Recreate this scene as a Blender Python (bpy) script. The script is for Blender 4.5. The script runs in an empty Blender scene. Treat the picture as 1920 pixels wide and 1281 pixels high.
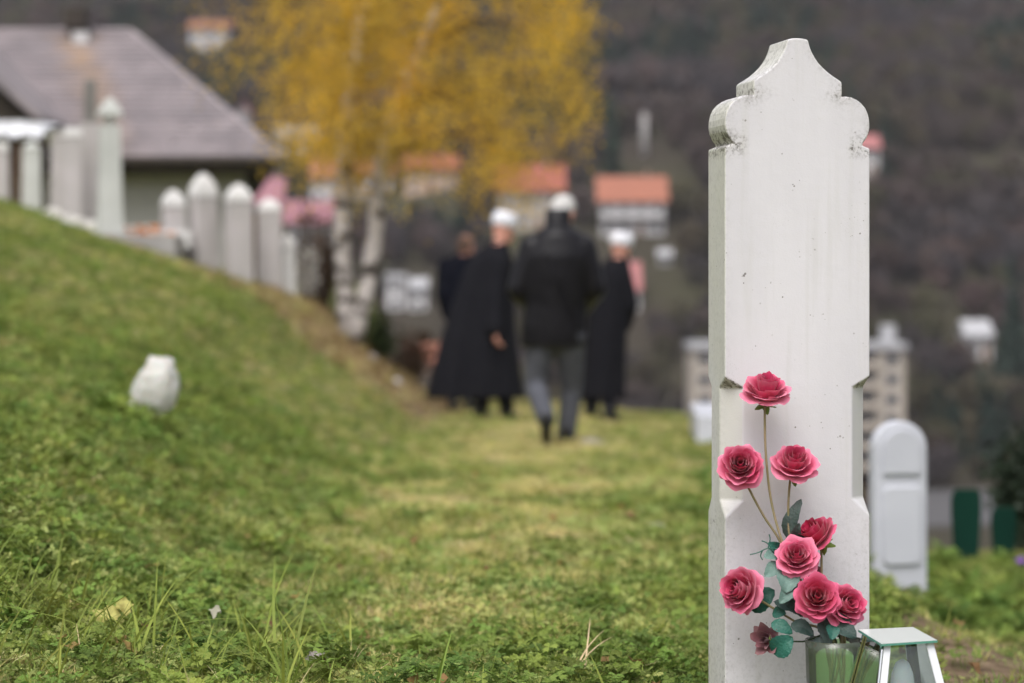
import bpy, bmesh, math, random
import numpy as np
from mathutils import Vector, Matrix, noise
R = math.radians
random.seed(7); rng = np.random.RandomState(7)
S = bpy.context.scene
COL = S.collection

# ------------------------------------------------------------------ camera, sky, sun, exposure
FPX = 4533.0                       # focal length in photo pixels (85 mm on a 36 mm frame, 1920 px)
HOR = 560.0                        # row of the horizon in the photo
CZ = 1.0                           # camera height
cam = bpy.data.cameras.new('camera'); cam_o = bpy.data.objects.new('camera', cam); COL.objects.link(cam_o)
cam_o.location = (0, 0, CZ); cam_o.rotation_euler = (R(90), 0, 0)
cam.lens = 85; cam.sensor_width = 36; cam.shift_y = (HOR - 640.5) / 1920.0
cam.clip_start = 0.1; cam.clip_end = 4000
cam.dof.use_dof = True; cam.dof.focus_distance = 4.31; cam.dof.aperture_fstop = 3.2; cam.dof.aperture_blades = 0
S.camera = cam_o
w = bpy.data.worlds.new('World'); S.world = w; w.use_nodes = True
nt = w.node_tree; bg = nt.nodes['Background']
sky = nt.nodes.new('ShaderNodeTexSky'); sky.sky_type = 'NISHITA'; sky.sun_disc = False
SUN_EL, SUN_AZ = R(58), R(196)     # azimuth clockwise from +Y : behind the camera, a little to its left
sky.sun_elevation = SUN_EL; sky.sun_rotation = SUN_AZ; sky.air_density = 1.0; sky.dust_density = 6.0; sky.ozone_density = 1.0
hs = nt.nodes.new('ShaderNodeHueSaturation'); hs.inputs['Saturation'].default_value = 0.30
nt.links.new(sky.outputs[0], hs.inputs['Color']); nt.links.new(hs.outputs[0], bg.inputs['Color'])
bg.inputs['Strength'].default_value = 0.15
sun = bpy.data.lights.new('sun', 'SUN'); sun_o = bpy.data.objects.new('sun', sun); COL.objects.link(sun_o)
sun.energy = 0.75; sun.angle = R(45); sun.color = (1, 0.975, 0.95)
sd = Vector((math.sin(SUN_AZ) * math.cos(SUN_EL), math.cos(SUN_AZ) * math.cos(SUN_EL), math.sin(SUN_EL)))
sun_o.rotation_euler = sd.to_track_quat('Z', 'Y').to_euler(); sun_o.location = (5, -5, 20)
S.view_settings.view_transform = 'Standard'; S.view_settings.look = 'None'
S.view_settings.exposure = 0.50; S.view_settings.gamma = 1.0
S.render.engine = 'CYCLES'; S.cycles.use_denoising = True
S.cycles.max_bounces = 8; S.cycles.transparent_max_bounces = 16

# ------------------------------------------------------------------ helpers
def W(px, py, Y): return Vector(((px - 960) / FPX * Y, Y, CZ + (HOR - py) / FPX * Y))
def sst(a, b, x):
    t = np.clip((x - a) / (b - a), 0, 1); return t * t * (3 - 2 * t)
def tag(o, label=None, cat=None, group=None, kind=None):
    if label: o['label'] = label
    if cat: o['category'] = cat
    if group: o['group'] = group
    if kind: o['kind'] = kind
    return o
def empty(name, loc, label=None, cat=None, group=None):
    o = bpy.data.objects.new(name, None); COL.objects.link(o); o.location = loc; o.empty_display_size = .1
    return tag(o, label, cat, group)
def origin(p):
    v = Vector((0, 0, 0))
    while p: v += p.location; p = p.parent
    return v
def obj(name, V, F, m, parent=None, smooth=True, attr=None):
    """one mesh object; V in world coordinates"""
    off = origin(parent)
    me = bpy.data.meshes.new(name)
    me.from_pydata([(v[0] - off[0], v[1] - off[1], v[2] - off[2]) for v in V], [], F); me.update()
    if m: me.materials.append(m)
    if smooth: me.polygons.foreach_set('use_smooth', [True] * len(me.polygons))
    if attr:
        for k, vals in attr.items():
            a = me.attributes.new(k, 'FLOAT', 'POINT'); a.data.foreach_set('value', np.asarray(vals, dtype=np.float32))
    o = bpy.data.objects.new(name, me); COL.objects.link(o)
    if parent: o.parent = parent
    return o
class MB:
    def __init__(s): s.V = []; s.F = []
    def add(s, V, F):
        n = len(s.V); s.V += [tuple(v) for v in V]; s.F += [tuple(i + n for i in f) for f in F]; return s
    def box(s, c, d, rz=0, taper=1.0, shear=(0, 0)):
        V = []
        for sz in (-1, 1):
            k = 1 if sz < 0 else taper
            for sx, sy in ((-1, -1), (1, -1), (1, 1), (-1, 1)):
                x, y = sx * d[0] / 2 * k, sy * d[1] / 2 * k
                V.append((c[0] + x * math.cos(rz) - y * math.sin(rz) + (shear[0] if sz > 0 else 0), c[1] + x * math.sin(rz) + y * math.cos(rz) + (shear[1] if sz > 0 else 0), c[2] + sz * d[2] / 2))
        return s.add(V, [(3, 2, 1, 0), (4, 5, 6, 7), (0, 1, 5, 4), (1, 2, 6, 5), (2, 3, 7, 6), (3, 0, 4, 7)])
    def rings(s, rs, cap=True):
        n = len(rs[0]); V = [v for r in rs for v in r]; F = []
        for i in range(len(rs) - 1):
            for j in range(n):
                k = (j + 1) % n; F.append((i * n + j, i * n + k, (i + 1) * n + k, (i + 1) * n + j))
        if cap: F.append(tuple(range(n - 1, -1, -1))); F.append(tuple(range((len(rs) - 1) * n, len(rs) * n)))
        return s.add(V, F)
    def tube(s, pts, rad, n=6):
        pts = [Vector(p) for p in pts]; rs = []
        if not isinstance(rad, (list, tuple)): rad = [rad] * len(pts)
        up = Vector((0.13, 0.31, 0.94)).normalized()
        for i, p in enumerate(pts):
            d = (pts[min(i + 1, len(pts) - 1)] - pts[max(i - 1, 0)]).normalized()
            a = d.cross(up)
            if a.length < .05: a = d.cross(Vector((1, 0, 0)))
            a.normalize(); b = d.cross(a)
            rs.append([p + (a * math.cos(t * 2 * math.pi / n) + b * math.sin(t * 2 * math.pi / n)) * rad[i] for t in range(n)])
        return s.rings(rs)
    def ell(s, c, r, n=12, m=8, rot=None):
        rs = []
        for i in range(m + 1):
            t = math.pi * (i + .02 if i == 0 else (i - .02 if i == m else i)) / m
            ring = []
            for j in range(n):
                a = 2 * math.pi * j / n
                v = Vector((r[0] * math.sin(t) * math.cos(a), r[1] * math.sin(t) * math.sin(a), -r[2] * math.cos(t)))
                if rot is not None: v = rot @ v
                ring.append(Vector(c) + v)
            rs.append(ring)
        return s.rings(rs)
    def cap(s, a, b, ra, rb, n=14):      # tapered capsule
        a = Vector(a); b = Vector(b); s.tube([a, b], [ra, rb], n); s.ell(a, (ra,) * 3, n); s.ell(b, (rb,) * 3, n); return s
    def limb(s, pts, rad, n=14):
        for i in range(len(pts) - 1): s.cap(pts[i], pts[i + 1], rad[i], rad[i + 1], n)
        return s
    def build(s, name, m, parent=None, smooth=False, attr=None): return obj(name, s.V, s.F, m, parent, smooth, attr)
def remesh(o, vox, smooth=4, dec=None):
    m = o.modifiers.new('r', 'REMESH'); m.mode = 'VOXEL'; m.voxel_size = vox; m.use_smooth_shade = True
    if smooth: k = o.modifiers.new('s', 'SMOOTH'); k.factor = .5; k.iterations = smooth
    if dec: d = o.modifiers.new('d', 'DECIMATE'); d.ratio = dec
    return apply(o)
def apply(o):
    dg = bpy.context.evaluated_depsgraph_get(); dg.update()
    me = bpy.data.meshes.new_from_object(o.evaluated_get(dg), depsgraph=dg)
    o.modifiers.clear(); old = o.data; nm = old.name; o.data = me; bpy.data.meshes.remove(old); me.name = nm
    return o
def copy_tree(o, parent=None):
    c = o.copy(); COL.objects.link(c); c.parent = parent
    for ch in list(o.children): copy_tree(ch, c)
    return c

# ------------------------------------------------------------------ materials
MATS = {}
def mat(name, c1, c2=None, scale=8.0, rough=.8, bump=0.0, bscale=None, metallic=0, detail=6, spec=.5, stretch=None, trans=0, ior=1.45, coat=0, rnd=0.0, sheen=0, sss=0, contrast=(.35, .65)):
    m = bpy.data.materials.new(name); m.use_nodes = True; t = m.node_tree; p = t.nodes['Principled BSDF']
    p.inputs['Base Color'].default_value = (*c1, 1); p.inputs['Roughness'].default_value = rough
    p.inputs['Metallic'].default_value = metallic; p.inputs['Specular IOR Level'].default_value = spec
    p.inputs['Transmission Weight'].default_value = trans; p.inputs['IOR'].default_value = ior; p.inputs['Coat Weight'].default_value = coat
    p.inputs['Sheen Weight'].default_value = sheen
    if sss: p.inputs['Subsurface Weight'].default_value = sss; p.inputs['Subsurface Scale'].default_value = .01
    tc = t.nodes.new('ShaderNodeTexCoord'); mp = t.nodes.new('ShaderNodeMapping'); t.links.new(tc.outputs['Object'], mp.inputs[0])
    if stretch: mp.inputs['Scale'].default_value = stretch
    col = None
    if c2:
        n = t.nodes.new('ShaderNodeTexNoise'); n.inputs['Scale'].default_value = scale; n.inputs['Detail'].default_value = detail
        t.links.new(mp.outputs[0], n.inputs['Vector'])
        r = t.nodes.new('ShaderNodeMapRange'); r.inputs[1].default_value = contrast[0]; r.inputs[2].default_value = contrast[1]; t.links.new(n.outputs[0], r.inputs[0])
        x = t.nodes.new('ShaderNodeMix'); x.data_type = 'RGBA'; x.inputs[6].default_value = (*c1, 1); x.inputs[7].default_value = (*c2, 1)
        t.links.new(r.outputs[0], x.inputs[0]); col = x.outputs[2]
    if rnd:
        oi = t.nodes.new('ShaderNodeObjectInfo'); h = t.nodes.new('ShaderNodeHueSaturation')
        r1 = t.nodes.new('ShaderNodeMapRange'); r1.inputs[3].default_value = 1 - rnd; r1.inputs[4].default_value = 1 + rnd; t.links.new(oi.outputs['Random'], r1.inputs[0])
        r2 = t.nodes.new('ShaderNodeMapRange'); r2.inputs[3].default_value = .5 - rnd * .06; r2.inputs[4].default_value = .5 + rnd * .06
        mm = t.nodes.new('ShaderNodeMath'); mm.operation = 'FRACT'; mu = t.nodes.new('ShaderNodeMath'); mu.operation = 'MULTIPLY'; mu.inputs[1].default_value = 7.31
        t.links.new(oi.outputs['Random'], mu.inputs[0]); t.links.new(mu.outputs[0], mm.inputs[0]); t.links.new(mm.outputs[0], r2.inputs[0])
        t.links.new(r1.outputs[0], h.inputs['Value']); t.links.new(r2.outputs[0], h.inputs['Hue'])
        if col: t.links.new(col, h.inputs['Color'])
        else: h.inputs['Color'].default_value = (*c1, 1)
        col = h.outputs[0]
    if col: t.links.new(col, p.inputs['Base Color'])
    if bump:
        n2 = t.nodes.new('ShaderNodeTexNoise'); n2.inputs['Scale'].default_value = bscale or scale * 3; n2.inputs['Detail'].default_value = 5
        t.links.new(mp.outputs[0], n2.inputs['Vector']); b = t.nodes.new('ShaderNodeBump'); b.inputs['Strength'].default_value = bump; b.inputs['Distance'].default_value = .01
        t.links.new(n2.outputs[0], b.inputs['Height']); t.links.new(b.outputs[0], p.inputs['Normal'])
    MATS[name] = m; return m
def leafy(name, c1, c2=None, rnd=.35, transl=.35, scale=3, rough=.6, world=None):
    """thin leaf: diffuse + translucent, colour varied per instance and by place"""
    m = mat(name, c1, c2, scale=scale, rough=rough, rnd=rnd, spec=.3); t = m.node_tree; p = t.nodes['Principled BSDF']
    if world:
        for n in t.nodes:
            if n.type == 'TEX_NOISE':
                g = t.nodes.new('ShaderNodeNewGeometry'); t.links.new(g.outputs['Position'], n.inputs['Vector'])
    out = t.nodes['Material Output']; tr = t.nodes.new('ShaderNodeBsdfTranslucent'); mx = t.nodes.new('ShaderNodeMixShader'); mx.inputs[0].default_value = transl
    l = p.inputs['Base Color'].links
    if l: t.links.new(l[0].from_socket, tr.inputs[0])
    else: tr.inputs[0].default_value = (*c1, 1)
    t.links.new(p.outputs[0], mx.inputs[1]); t.links.new(tr.outputs[0], mx.inputs[2]); t.links.new(mx.outputs[0], out.inputs[0]); return m

# ------------------------------------------------------------------ terrain
BY = [-20, 0, 4.4, 9, 16.4, 21, 26, 28, 32, 45, 80, 200, 325, 340, 400, 600, 1000, 1500]
BZ = [.6, .36, .26, .15, 0, -.05, -.10, -.45, -1.6, -5.0, -10.5, -24, -25, -21, 10, 75, 205, 330]
P1T, P1Z = [-1, 0, .43, .85, 1.4, 2.5, 5, 9, 40], [0, 0, .10, .34, .50, .9, 1.6, 2.2, 3]
P2T, P2Z = [-1, 0, .17, .75, 1.14, 2.26, 3.86, 8, 40], [0, 0, .16, .62, 1.02, 1.40, 1.93, 2.3, 3]
def height(x, y):
    x = np.asarray(x, float); y = np.asarray(y, float)
    b = np.interp(y, BY, BZ)
    f = sst(9, 19, y)
    bank = (1 - f) * np.interp(-.5 - x, P1T, P1Z) + f * np.interp(-.8 - x, P2T, P2Z)
    bank = bank * (1 - sst(24, 30, y) * sst(-4, -1.5, x)) 
    h = b + bank * (1 - sst(60, 120, y))
    h = h - .37 * sst(.75, 1.6, x) * sst(3, 9.5, y) * (1 - sst(15, 18, y)) - .12 * sst(.3, 1.5, x) * sst(15, 18, y) * (1 - sst(26, 30, y))
    h = h - .06 * sst(.1, .5, x) * (1 - sst(5, 7, y)) - .07 * sst(1.0, 1.6, x) * sst(7.5, 11, y) * (1 - sst(14, 17, y))
    h = h - np.clip((x - 1.75), 0, 12) * .55 * sst(13, 17, y) * (1 - sst(60, 120, y)) 
    wl = sst(-2.2, -3.6, x) * sst(24.5, 27, y) * (1 - sst(58, 90, y))
    h = h * (1 - wl) + 1.35 * wl
    # far relief
    q = sst(330, 420, y)
    h = h + q * (5 * np.sin(x / 47 + 1.3) + 4 * np.sin(x / 23 + y / 60) + 3 * np.sin(y / 31 - x / 80)) - q * 2 - q * .02 * 0
    # small bumps near
    nb = (1 - sst(40, 60, y))
    h = h + nb * (.012 * np.sin(x * 5.1 + y * 2.3) + .012 * np.sin(x * 2.7 - y * 3.9 + 1) + .008 * np.sin(x * 11 + 3) * np.sin(y * 9.0))
    return h
def H(x, y): return float(height(x, y))
def soil_mask(x, y):
    a = np.exp(-(((x + 1.45) / .62) ** 2 + ((y - 24.3) / 2.6) ** 2)) * 1.5
    c = np.exp(-(((x + .78) / .28) ** 2 + ((y - 22.8) / 3.0) ** 2)) * .9
    b = np.exp(-(((x - .196 * y) / (.036 * np.abs(y) + .01)) ** 2 + ((y - 6.3) / 1.75) ** 2) ** 2) * 1.7 * (x > .3)
    e = np.exp(-(((x + 1.42 - .10 * (y - 22)) / .33) ** 2 + ((y - 21.3) / 2.3) ** 2) ** 2) * 1.2
    return np.clip(a + b + c + e, 0, 1)
def dry_mask(x, y):          # trodden, drier path up the middle
    cx = np.interp(y, [4, 9, 16, 26], [-.15, -.1, .2, .6])
    wdt = np.interp(y, [4, 9, 16, 26], [.5, .7, .9, 1.2])
    return np.exp(-((x - cx) / wdt) ** 2)
def grid(xs, ys):
    X, Y = np.meshgrid(xs, ys); Z = height(X, Y); n, m = len(ys), len(xs)
    V = np.stack([X, Y, Z], -1).reshape(-1, 3); i = (np.arange(n - 1)[:, None] * m + np.arange(m - 1)[None, :]).ravel()
    F = np.stack([i, i + 1, i + m + 1, i + m], -1)
    return V, F
def grid_obj(name, xs, ys, m, attrs=None, dz=0):
    V, F = grid(xs, ys); V[:, 2] += dz
    me = bpy.data.meshes.new(name); me.from_pydata(V.tolist(), [], F.tolist()); me.materials.append(m)
    me.polygons.foreach_set('use_smooth', [True] * len(me.polygons))
    for k, fn in (attrs or {}).items():
        a = me.attributes.new(k, 'FLOAT', 'POINT'); a.data.foreach_set('value', fn(V[:, 0], V[:, 1]).astype(np.float32))
    o = bpy.data.objects.new(name, me); COL.objects.link(o); o['kind'] = 'structure'; return o

def ground_material():
    m = bpy.data.materials.new('turf_soil'); m.use_nodes = True; t = m.node_tree; p = t.nodes['Principled BSDF']; p.inputs['Roughness'].default_value = .95; p.inputs['Specular IOR Level'].default_value = .2
    g = t.nodes.new('ShaderNodeNewGeometry')
    def noi(sc, d=6):
        n = t.nodes.new('ShaderNodeTexNoise'); n.inputs['Scale'].default_value = sc; n.inputs['Detail'].default_value = d; t.links.new(g.outputs['Position'], n.inputs['Vector']); return n.outputs[0]
    def mix(f, a, b):
        x = t.nodes.new('ShaderNodeMix'); x.data_type = 'RGBA'
        for s, v in ((0, f), (6, a), (7, b)):
            if isinstance(v, (tuple, float, int)): x.inputs[s].default_value = (*v, 1) if isinstance(v, tuple) else v
            else: t.links.new(v, x.inputs[s])
        return x.outputs[2]
    def rngm(s, a, b):
        r = t.nodes.new('ShaderNodeMapRange'); r.inputs[1].default_value = a; r.inputs[2].default_value = b; t.links.new(s, r.inputs[0]); return r.outputs[0]
    grassc = mix(rngm(noi(9), .4, .6), (.10, .12, .028), (.17, .165, .05))
    dry = t.nodes.new('ShaderNodeAttribute'); dry.attribute_name = 'dry'
    grassc = mix(dry.outputs['Fac'], grassc, mix(rngm(noi(14), .4, .6), (.20, .19, .06), (.28, .24, .11)))
    soil = mix(rngm(noi(11), .35, .65), (.09, .06, .035), (.23, .165, .105))
    sa = t.nodes.new('ShaderNodeAttribute'); sa.attribute_name = 'soil'
    ad = t.nodes.new('ShaderNodeMath'); ad.operation = 'ADD'; t.links.new(sa.outputs['Fac'], ad.inputs[0])
    sb = t.nodes.new('ShaderNodeMath'); sb.operation = 'SUBTRACT'; sb.inputs[1].default_value = .5; t.links.new(noi(5), sb.inputs[0]); t.links.new(sb.outputs[0], ad.inputs[1])
    t.links.new(mix(rngm(ad.outputs[0], .3, .6), grassc, soil), p.inputs['Base Color'])
    b = t.nodes.new('ShaderNodeBump'); b.inputs['Strength'].default_value = .8; b.inputs['Distance'].default_value = .03; t.links.new(noi(40), b.inputs['Height']); t.links.new(b.outputs[0], p.inputs['Normal'])
    return m
xs = np.concatenate([np.linspace(-42, -7, 40)[:-1], np.arange(-7, 5, .09), np.linspace(5, 42, 40)])
ys = np.concatenate([np.linspace(-12, 3, 25)[:-1], np.arange(3, 12, .08), np.arange(12, 30, .16), np.linspace(30, 62, 50)])
grid_obj('ground', xs, ys, ground_material(), {'soil': soil_mask, 'dry': dry_mask})
m_hill = mat('hill_floor', (.045, .036, .030), (.05, .048, .028), scale=.03, rough=1, spec=.1, detail=8, bump=.5, bscale=.2)
grid_obj('hillside', np.linspace(-420, 420, 220), np.concatenate([np.linspace(59, 330, 40)[:-1], np.linspace(330, 1300, 200)]), m_hill, dz=-.08)

# ------------------------------------------------------------------ scatter (stuff)
def scatter(name, P, ROT, SC, IDX, variants, label=None):
    me = bpy.data.meshes.new(name); me.from_pydata([tuple(p) for p in P], [], [])
    a = me.attributes.new('rot', 'FLOAT_VECTOR', 'POINT'); a.data.foreach_set('vector', np.asarray(ROT, np.float32).ravel())
    a = me.attributes.new('scl', 'FLOAT', 'POINT'); a.data.foreach_set('value', np.asarray(SC, np.float32))
    a = me.attributes.new('idx', 'INT', 'POINT'); a.data.foreach_set('value', np.asarray(IDX, np.int32))
    o = bpy.data.objects.new(name, me); COL.objects.link(o); o['kind'] = 'stuff'
    if label: o['label'] = label
    c = bpy.data.collections.new(name + '_sources')
    for k, (V, F, m) in enumerate(variants):
        q = bpy.data.meshes.new('%s_piece_%02d' % (name, k)); q.from_pydata([tuple(v) for v in V], [], F)
        for mm in (m if isinstance(m, list) else [m]): q.materials.append(mm)
        c.objects.link(bpy.data.objects.new('%s_piece_%02d' % (name, k), q))
    g = bpy.data.node_groups.new(name + '_gn', 'GeometryNodeTree')
    g.interface.new_socket('Geometry', in_out='INPUT', socket_type='NodeSocketGeometry'); g.interface.new_socket('Geometry', in_out='OUTPUT', socket_type='NodeSocketGeometry')
    N = g.nodes; L = g.links; gi = N.new('NodeGroupInput'); go = N.new('NodeGroupOutput')
    ci = N.new('GeometryNodeCollectionInfo'); ci.inputs['Collection'].default_value = c; ci.inputs['Separate Children'].default_value = True; ci.inputs['Reset Children'].default_value = True
    ip = N.new('GeometryNodeInstanceOnPoints'); ip.inputs['Pick Instance'].default_value = True
    def at(nm, ty):
        n = N.new('GeometryNodeInputNamedAttribute'); n.data_type = ty; n.inputs['Name'].default_value = nm; return n.outputs[0]
    L.new(gi.outputs[0], ip.inputs['Points']); L.new(ci.outputs[0], ip.inputs['Instance']); L.new(at('idx', 'INT'), ip.inputs['Instance Index'])
    L.new(at('rot', 'FLOAT_VECTOR'), ip.inputs['Rotation']); L.new(at('scl', 'FLOAT'), ip.inputs['Scale']); L.new(ip.outputs[0], go.inputs[0])
    md = o.modifiers.new('scatter', 'NODES'); md.node_group = g
    return o
def blade(mb, base, h, lean, az, wd, seg=4, curl=1.6):
    ax = Vector((math.cos(az), math.sin(az), 0)); sx = Vector((-math.sin(az), math.cos(az), 0)); V = []; F = []
    for i in range(seg + 1):
        t = i / seg; p = Vector(base) + ax * (lean * h * t ** curl) + Vector((0, 0, h * t * (1 - .25 * lean * t)))
        ww = wd * (1 - t ** 2.2) * .5 + .0003; V += [p - sx * ww, p + sx * ww + ax * .0]
    for i in range(seg): F.append((2 * i, 2 * i + 1, 2 * i + 3, 2 * i + 2))
    mb.add(V, F)
def tuft(n, hmin, hmax, rad, wd, lean=(.2, 1.2), seg=3):
    mb = MB()
    for _ in range(n):
        a = random.uniform(0, 6.283); r = rad * math.sqrt(random.random())
        blade(mb, (r * math.cos(a), r * math.sin(a), -.005), random.uniform(hmin, hmax), random.uniform(*lean), random.uniform(0, 6.283), wd * random.uniform(.7, 1.3), seg)
    return mb
def weed(n, rad, h, size):
    """clover / buttercup like: lobed leaflets on short stalks"""
    mb = MB()
    for _ in range(n):
        a = random.uniform(0, 6.283); r = rad * math.sqrt(random.random()); hh = h * random.uniform(.4, 1)
        c = Vector((r * math.cos(a), r * math.sin(a), hh)); mb.tube([(c.x * .5, c.y * .5, -.01), c], .0006, 3)
        tilt = Matrix.Rotation(random.uniform(-.7, .7), 3, 'X') @ Matrix.Rotation(random.uniform(-.7, .7), 3, 'Y') @ Matrix.Rotation(random.uniform(0, 6.28), 3, 'Z')
        for k in range(random.choice((3, 3, 5))):
            b = k * 2 * math.pi / 3 if k < 3 else k * 1.9; s = size * random.uniform(.7, 1.25); d = Vector((math.cos(b), math.sin(b), 0)); e = Vector((-d.y, d.x, 0))
            pts = [(0, 0, 0), (.45, .32, .05), (.85, .38, -.02), (.8, .16, .06), (1.05, 0, -.05), (.8, -.16, .06), (.85, -.38, -.02), (.45, -.32, .05), (.55, 0, -.08)]
            V = [c + tilt @ (d * p[0] * s + e * p[1] * s + Vector((0, 0, p[2] * s))) for p in pts]
            mb.add(V, [(0, 1, 8), (1, 2, 3, 8), (3, 4, 8), (4, 5, 8), (5, 6, 7, 8), (7, 0, 8)])
    return mb
g_green = leafy('grass_green', (.165, .225, .038), (.29, .33, .07), rnd=.35, world=True, scale=2.2)
g_deep = leafy('grass_deep', (.105, .165, .033), (.185, .24, .046), rnd=.35, world=True, scale=2.2)
g_yel = leafy('grass_yellow', (.43, .42, .12), (.56, .49, .20), rnd=.3, world=True, scale=2)
g_dry = leafy('grass_straw', (.62, .50, .28), (.68, .56, .34), rnd=.3, world=True)
g_weed = leafy('weed_leaf', (.125, .20, .038), (.23, .29, .06), rnd=.4, world=True, scale=3)
g_weedy = leafy('weed_leaf_pale', (.30, .38, .12), (.40, .42, .14), rnd=.3, world=True, scale=3)
g_fall = leafy('fallen_leaf', (.30, .20, .07), (.20, .11, .05), rnd=.3, world=True)
VAR = []
def var(mb, m): VAR.append((mb.V, mb.F, m)); return len(VAR) - 1
iG = [var(tuft(16, .025, .065, .045, .0035), g_green) for _ in range(4)]
iD = [var(tuft(16, .03, .075, .045, .0035), g_deep) for _ in range(3)]
iY = [var(tuft(16, .02, .055, .045, .0035, (.5, 1.6)), g_yel) for _ in range(4)]
iS = [var(tuft(12, .015, .045, .05, .003, (.9, 2.2)), g_dry) for _ in range(3)]
iW = [var(weed(11, .05, .045, .013), g_weed) for _ in range(4)]
iP = [var(weed(9, .045, .035, .012), g_weedy) for _ in range(3)]
iL = [var(tuft(5, .09, .23, .04, .0055, (.2, 1.5), 7), g_green) for _ in range(4)]
iLY = [var(tuft(3, .08, .17, .03, .004, (.3, 1.0), 6), g_dry) for _ in range(2)]
iT = [var(weed(16, .07, .10, .024), g_weed) for _ in range(4)]
fm = MB(); fm.add([(-.02, -.012, .01), (.0, -.018, .02), (.02, -.01, .012), (.026, .004, .02), (.004, .014, .012), (-.018, .014, .024), (0, 0, .012)], [(0, 1, 6), (1, 2, 6), (2, 3, 6), (3, 4, 6), (4, 5, 6), (5, 0, 6)])
iF = [var(fm, g_fall)]
g_brn = leafy('dead_stalk_brown', (.20, .125, .06), (.28, .19, .09), rnd=.35, world=True)
iBr = [var(tuft(12, .03, .09, .05, .004, (.5, 1.8)), g_brn) for _ in range(2)]
iB = [var(weed(14, .05, .03, .008), g_weed) for _ in range(2)] + [var(weed(14, .05, .03, .008), g_weedy)]
def field(name, x, y, idx, scl=None, dz=0.0, tilt=.12):
    n = len(x); z = height(x, y) + dz
    rot = np.stack([rng.normal(0, tilt, n), rng.normal(0, tilt, n), rng.uniform(0, 6.283, n)], -1)
    return np.stack([x, y, z], -1), rot, (rng.uniform(.7, 1.25, n) if scl is None else scl), idx
PX, PR, PS, PI = [], [], [], []
def put(x, y, idx, scl=None, **k):
    a, b, c, d = field('', x, y, idx, scl, **k); PX.append(a); PR.append(b); PS.append(c); PI.append(d)
def lawn(n, y0, y1, pw=1.0):
    y = y0 + (y1 - y0) * rng.rand(n) ** pw
    x = rng.uniform(-1, 1, n) * (.225 * y + .35)
    keep = ~((x > 1.9) & (y > 12.5)) & (rng.rand(n) > soil_mask(x, y) * .97) & ~((np.abs(x - .52) < .22) & (y < 4.6) & (y > 3.75))
    x, y = x[keep], y[keep]; d = dry_mask(x, y)
    nz = np.array([noise.noise(Vector((a * 1.3, b * .9, 3.3))) for a, b in zip(x, y)]) ; nz2 = np.array([noise.noise(Vector((a * 4.1, b * 2.4, 9.3))) for a, b in zip(x, y)])
    yel = np.clip(.24 + .6 * d + .6 * nz + .25 * nz2 + .15 * sst(8, 16, y), 0, 1)
    weedy = np.clip(.50 - .42 * d - .55 * nz2 + .25 * (y < 6.2), 0, .9) * (1 - .5 * sst(9, 14, y))
    r = rng.rand(len(x)); r2 = rng.rand(len(x)); idx = np.zeros(len(x), int)
    for i in range(len(x)):
        if r2[i] < weedy[i]: idx[i] = random.choice(iP if r[i] < yel[i] * .8 else (iW if random.random() < .5 else iB))
        elif r[i] < yel[i] * .44: idx[i] = random.choice(iS)
        elif r[i] < yel[i]: idx[i] = random.choice(iY)
        else: idx[i] = random.choice(iG if random.random() < .6 else iD)
    put(x, y, idx, scl=rng.uniform(.5, 1.05, len(x)))
lawn(26000, 3.7, 7.2); lawn(30000, 7, 13); lawn(34000, 12.5, 27)
# longer growth, bottom left and against the bank
n = 430; x = rng.uniform(-1.15, .25, n); y = rng.uniform(4.05, 5.1, n); k = rng.rand(n) < np.where(x < -.33, .62, .05); put(x[k], y[k], np.array([random.choice(iL if random.random() < .92 else iLY) for _ in range(k.sum())]), scl=.35 + .75 * rng.rand(k.sum()) ** 1.6)
n = 500; x = rng.uniform(-3.2, -.6, n); y = rng.uniform(5, 13, n); put(x, y, np.array([random.choice(iT) for _ in range(n)]), scl=rng.uniform(.4, .75, n))
n = 800; x = rng.uniform(.9, 3.0, n); y = rng.uniform(7.9, 12.4, n); k = (rng.rand(n) > soil_mask(x, y) * 1.6) & ((y < 10.5) | (rng.rand(n) < .35)); put(x[k], y[k], np.array([random.choice(iT) for _ in range(k.sum())]), scl=rng.uniform(.6, 1.2, k.sum()))
n = 2600; y = rng.uniform(18.5, 26.5, n); x = -1.5 + .07 * (y - 22) + rng.normal(0, .42, n); put(x, y, np.array([random.choice(iS + iY[:1] + iBr) for _ in range(n)]), scl=rng.uniform(.7, 1.7, n))
n = 1500; y = rng.uniform(20.0, 23.5, n); x = rng.uniform(-3.6, -1.8, n); put(x, y, np.array([random.choice(iS + iBr + iY) for _ in range(n)]), scl=rng.uniform(.6, 1.2, n))
n = 260; x = rng.uniform(-1.2, .3, n); y = rng.uniform(4.1, 5.4, n); put(x, y, np.array([random.choice(iT) for _ in range(n)]), scl=rng.uniform(.4, .75, n))
n = 14; put(-1.38 + rng.uniform(-.15, .12, n), rng.uniform(9.0, 9.12, n), np.array([random.choice(iT) for _ in range(n)]), scl=rng.uniform(.7, 1.1, n))
n = 120; x = rng.uniform(-.9, 1.3, n); y = 4.3 + 14 * rng.rand(n) ** 1.5; put(x, y, np.full(n, iF[0]), scl=rng.uniform(.5, 1.0, n), dz=.03, tilt=.4)
scatter('grass', np.concatenate(PX), np.concatenate(PR), np.concatenate(PS), np.concatenate(PI), VAR, 'mown yellow green lawn with clover and weeds')

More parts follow.
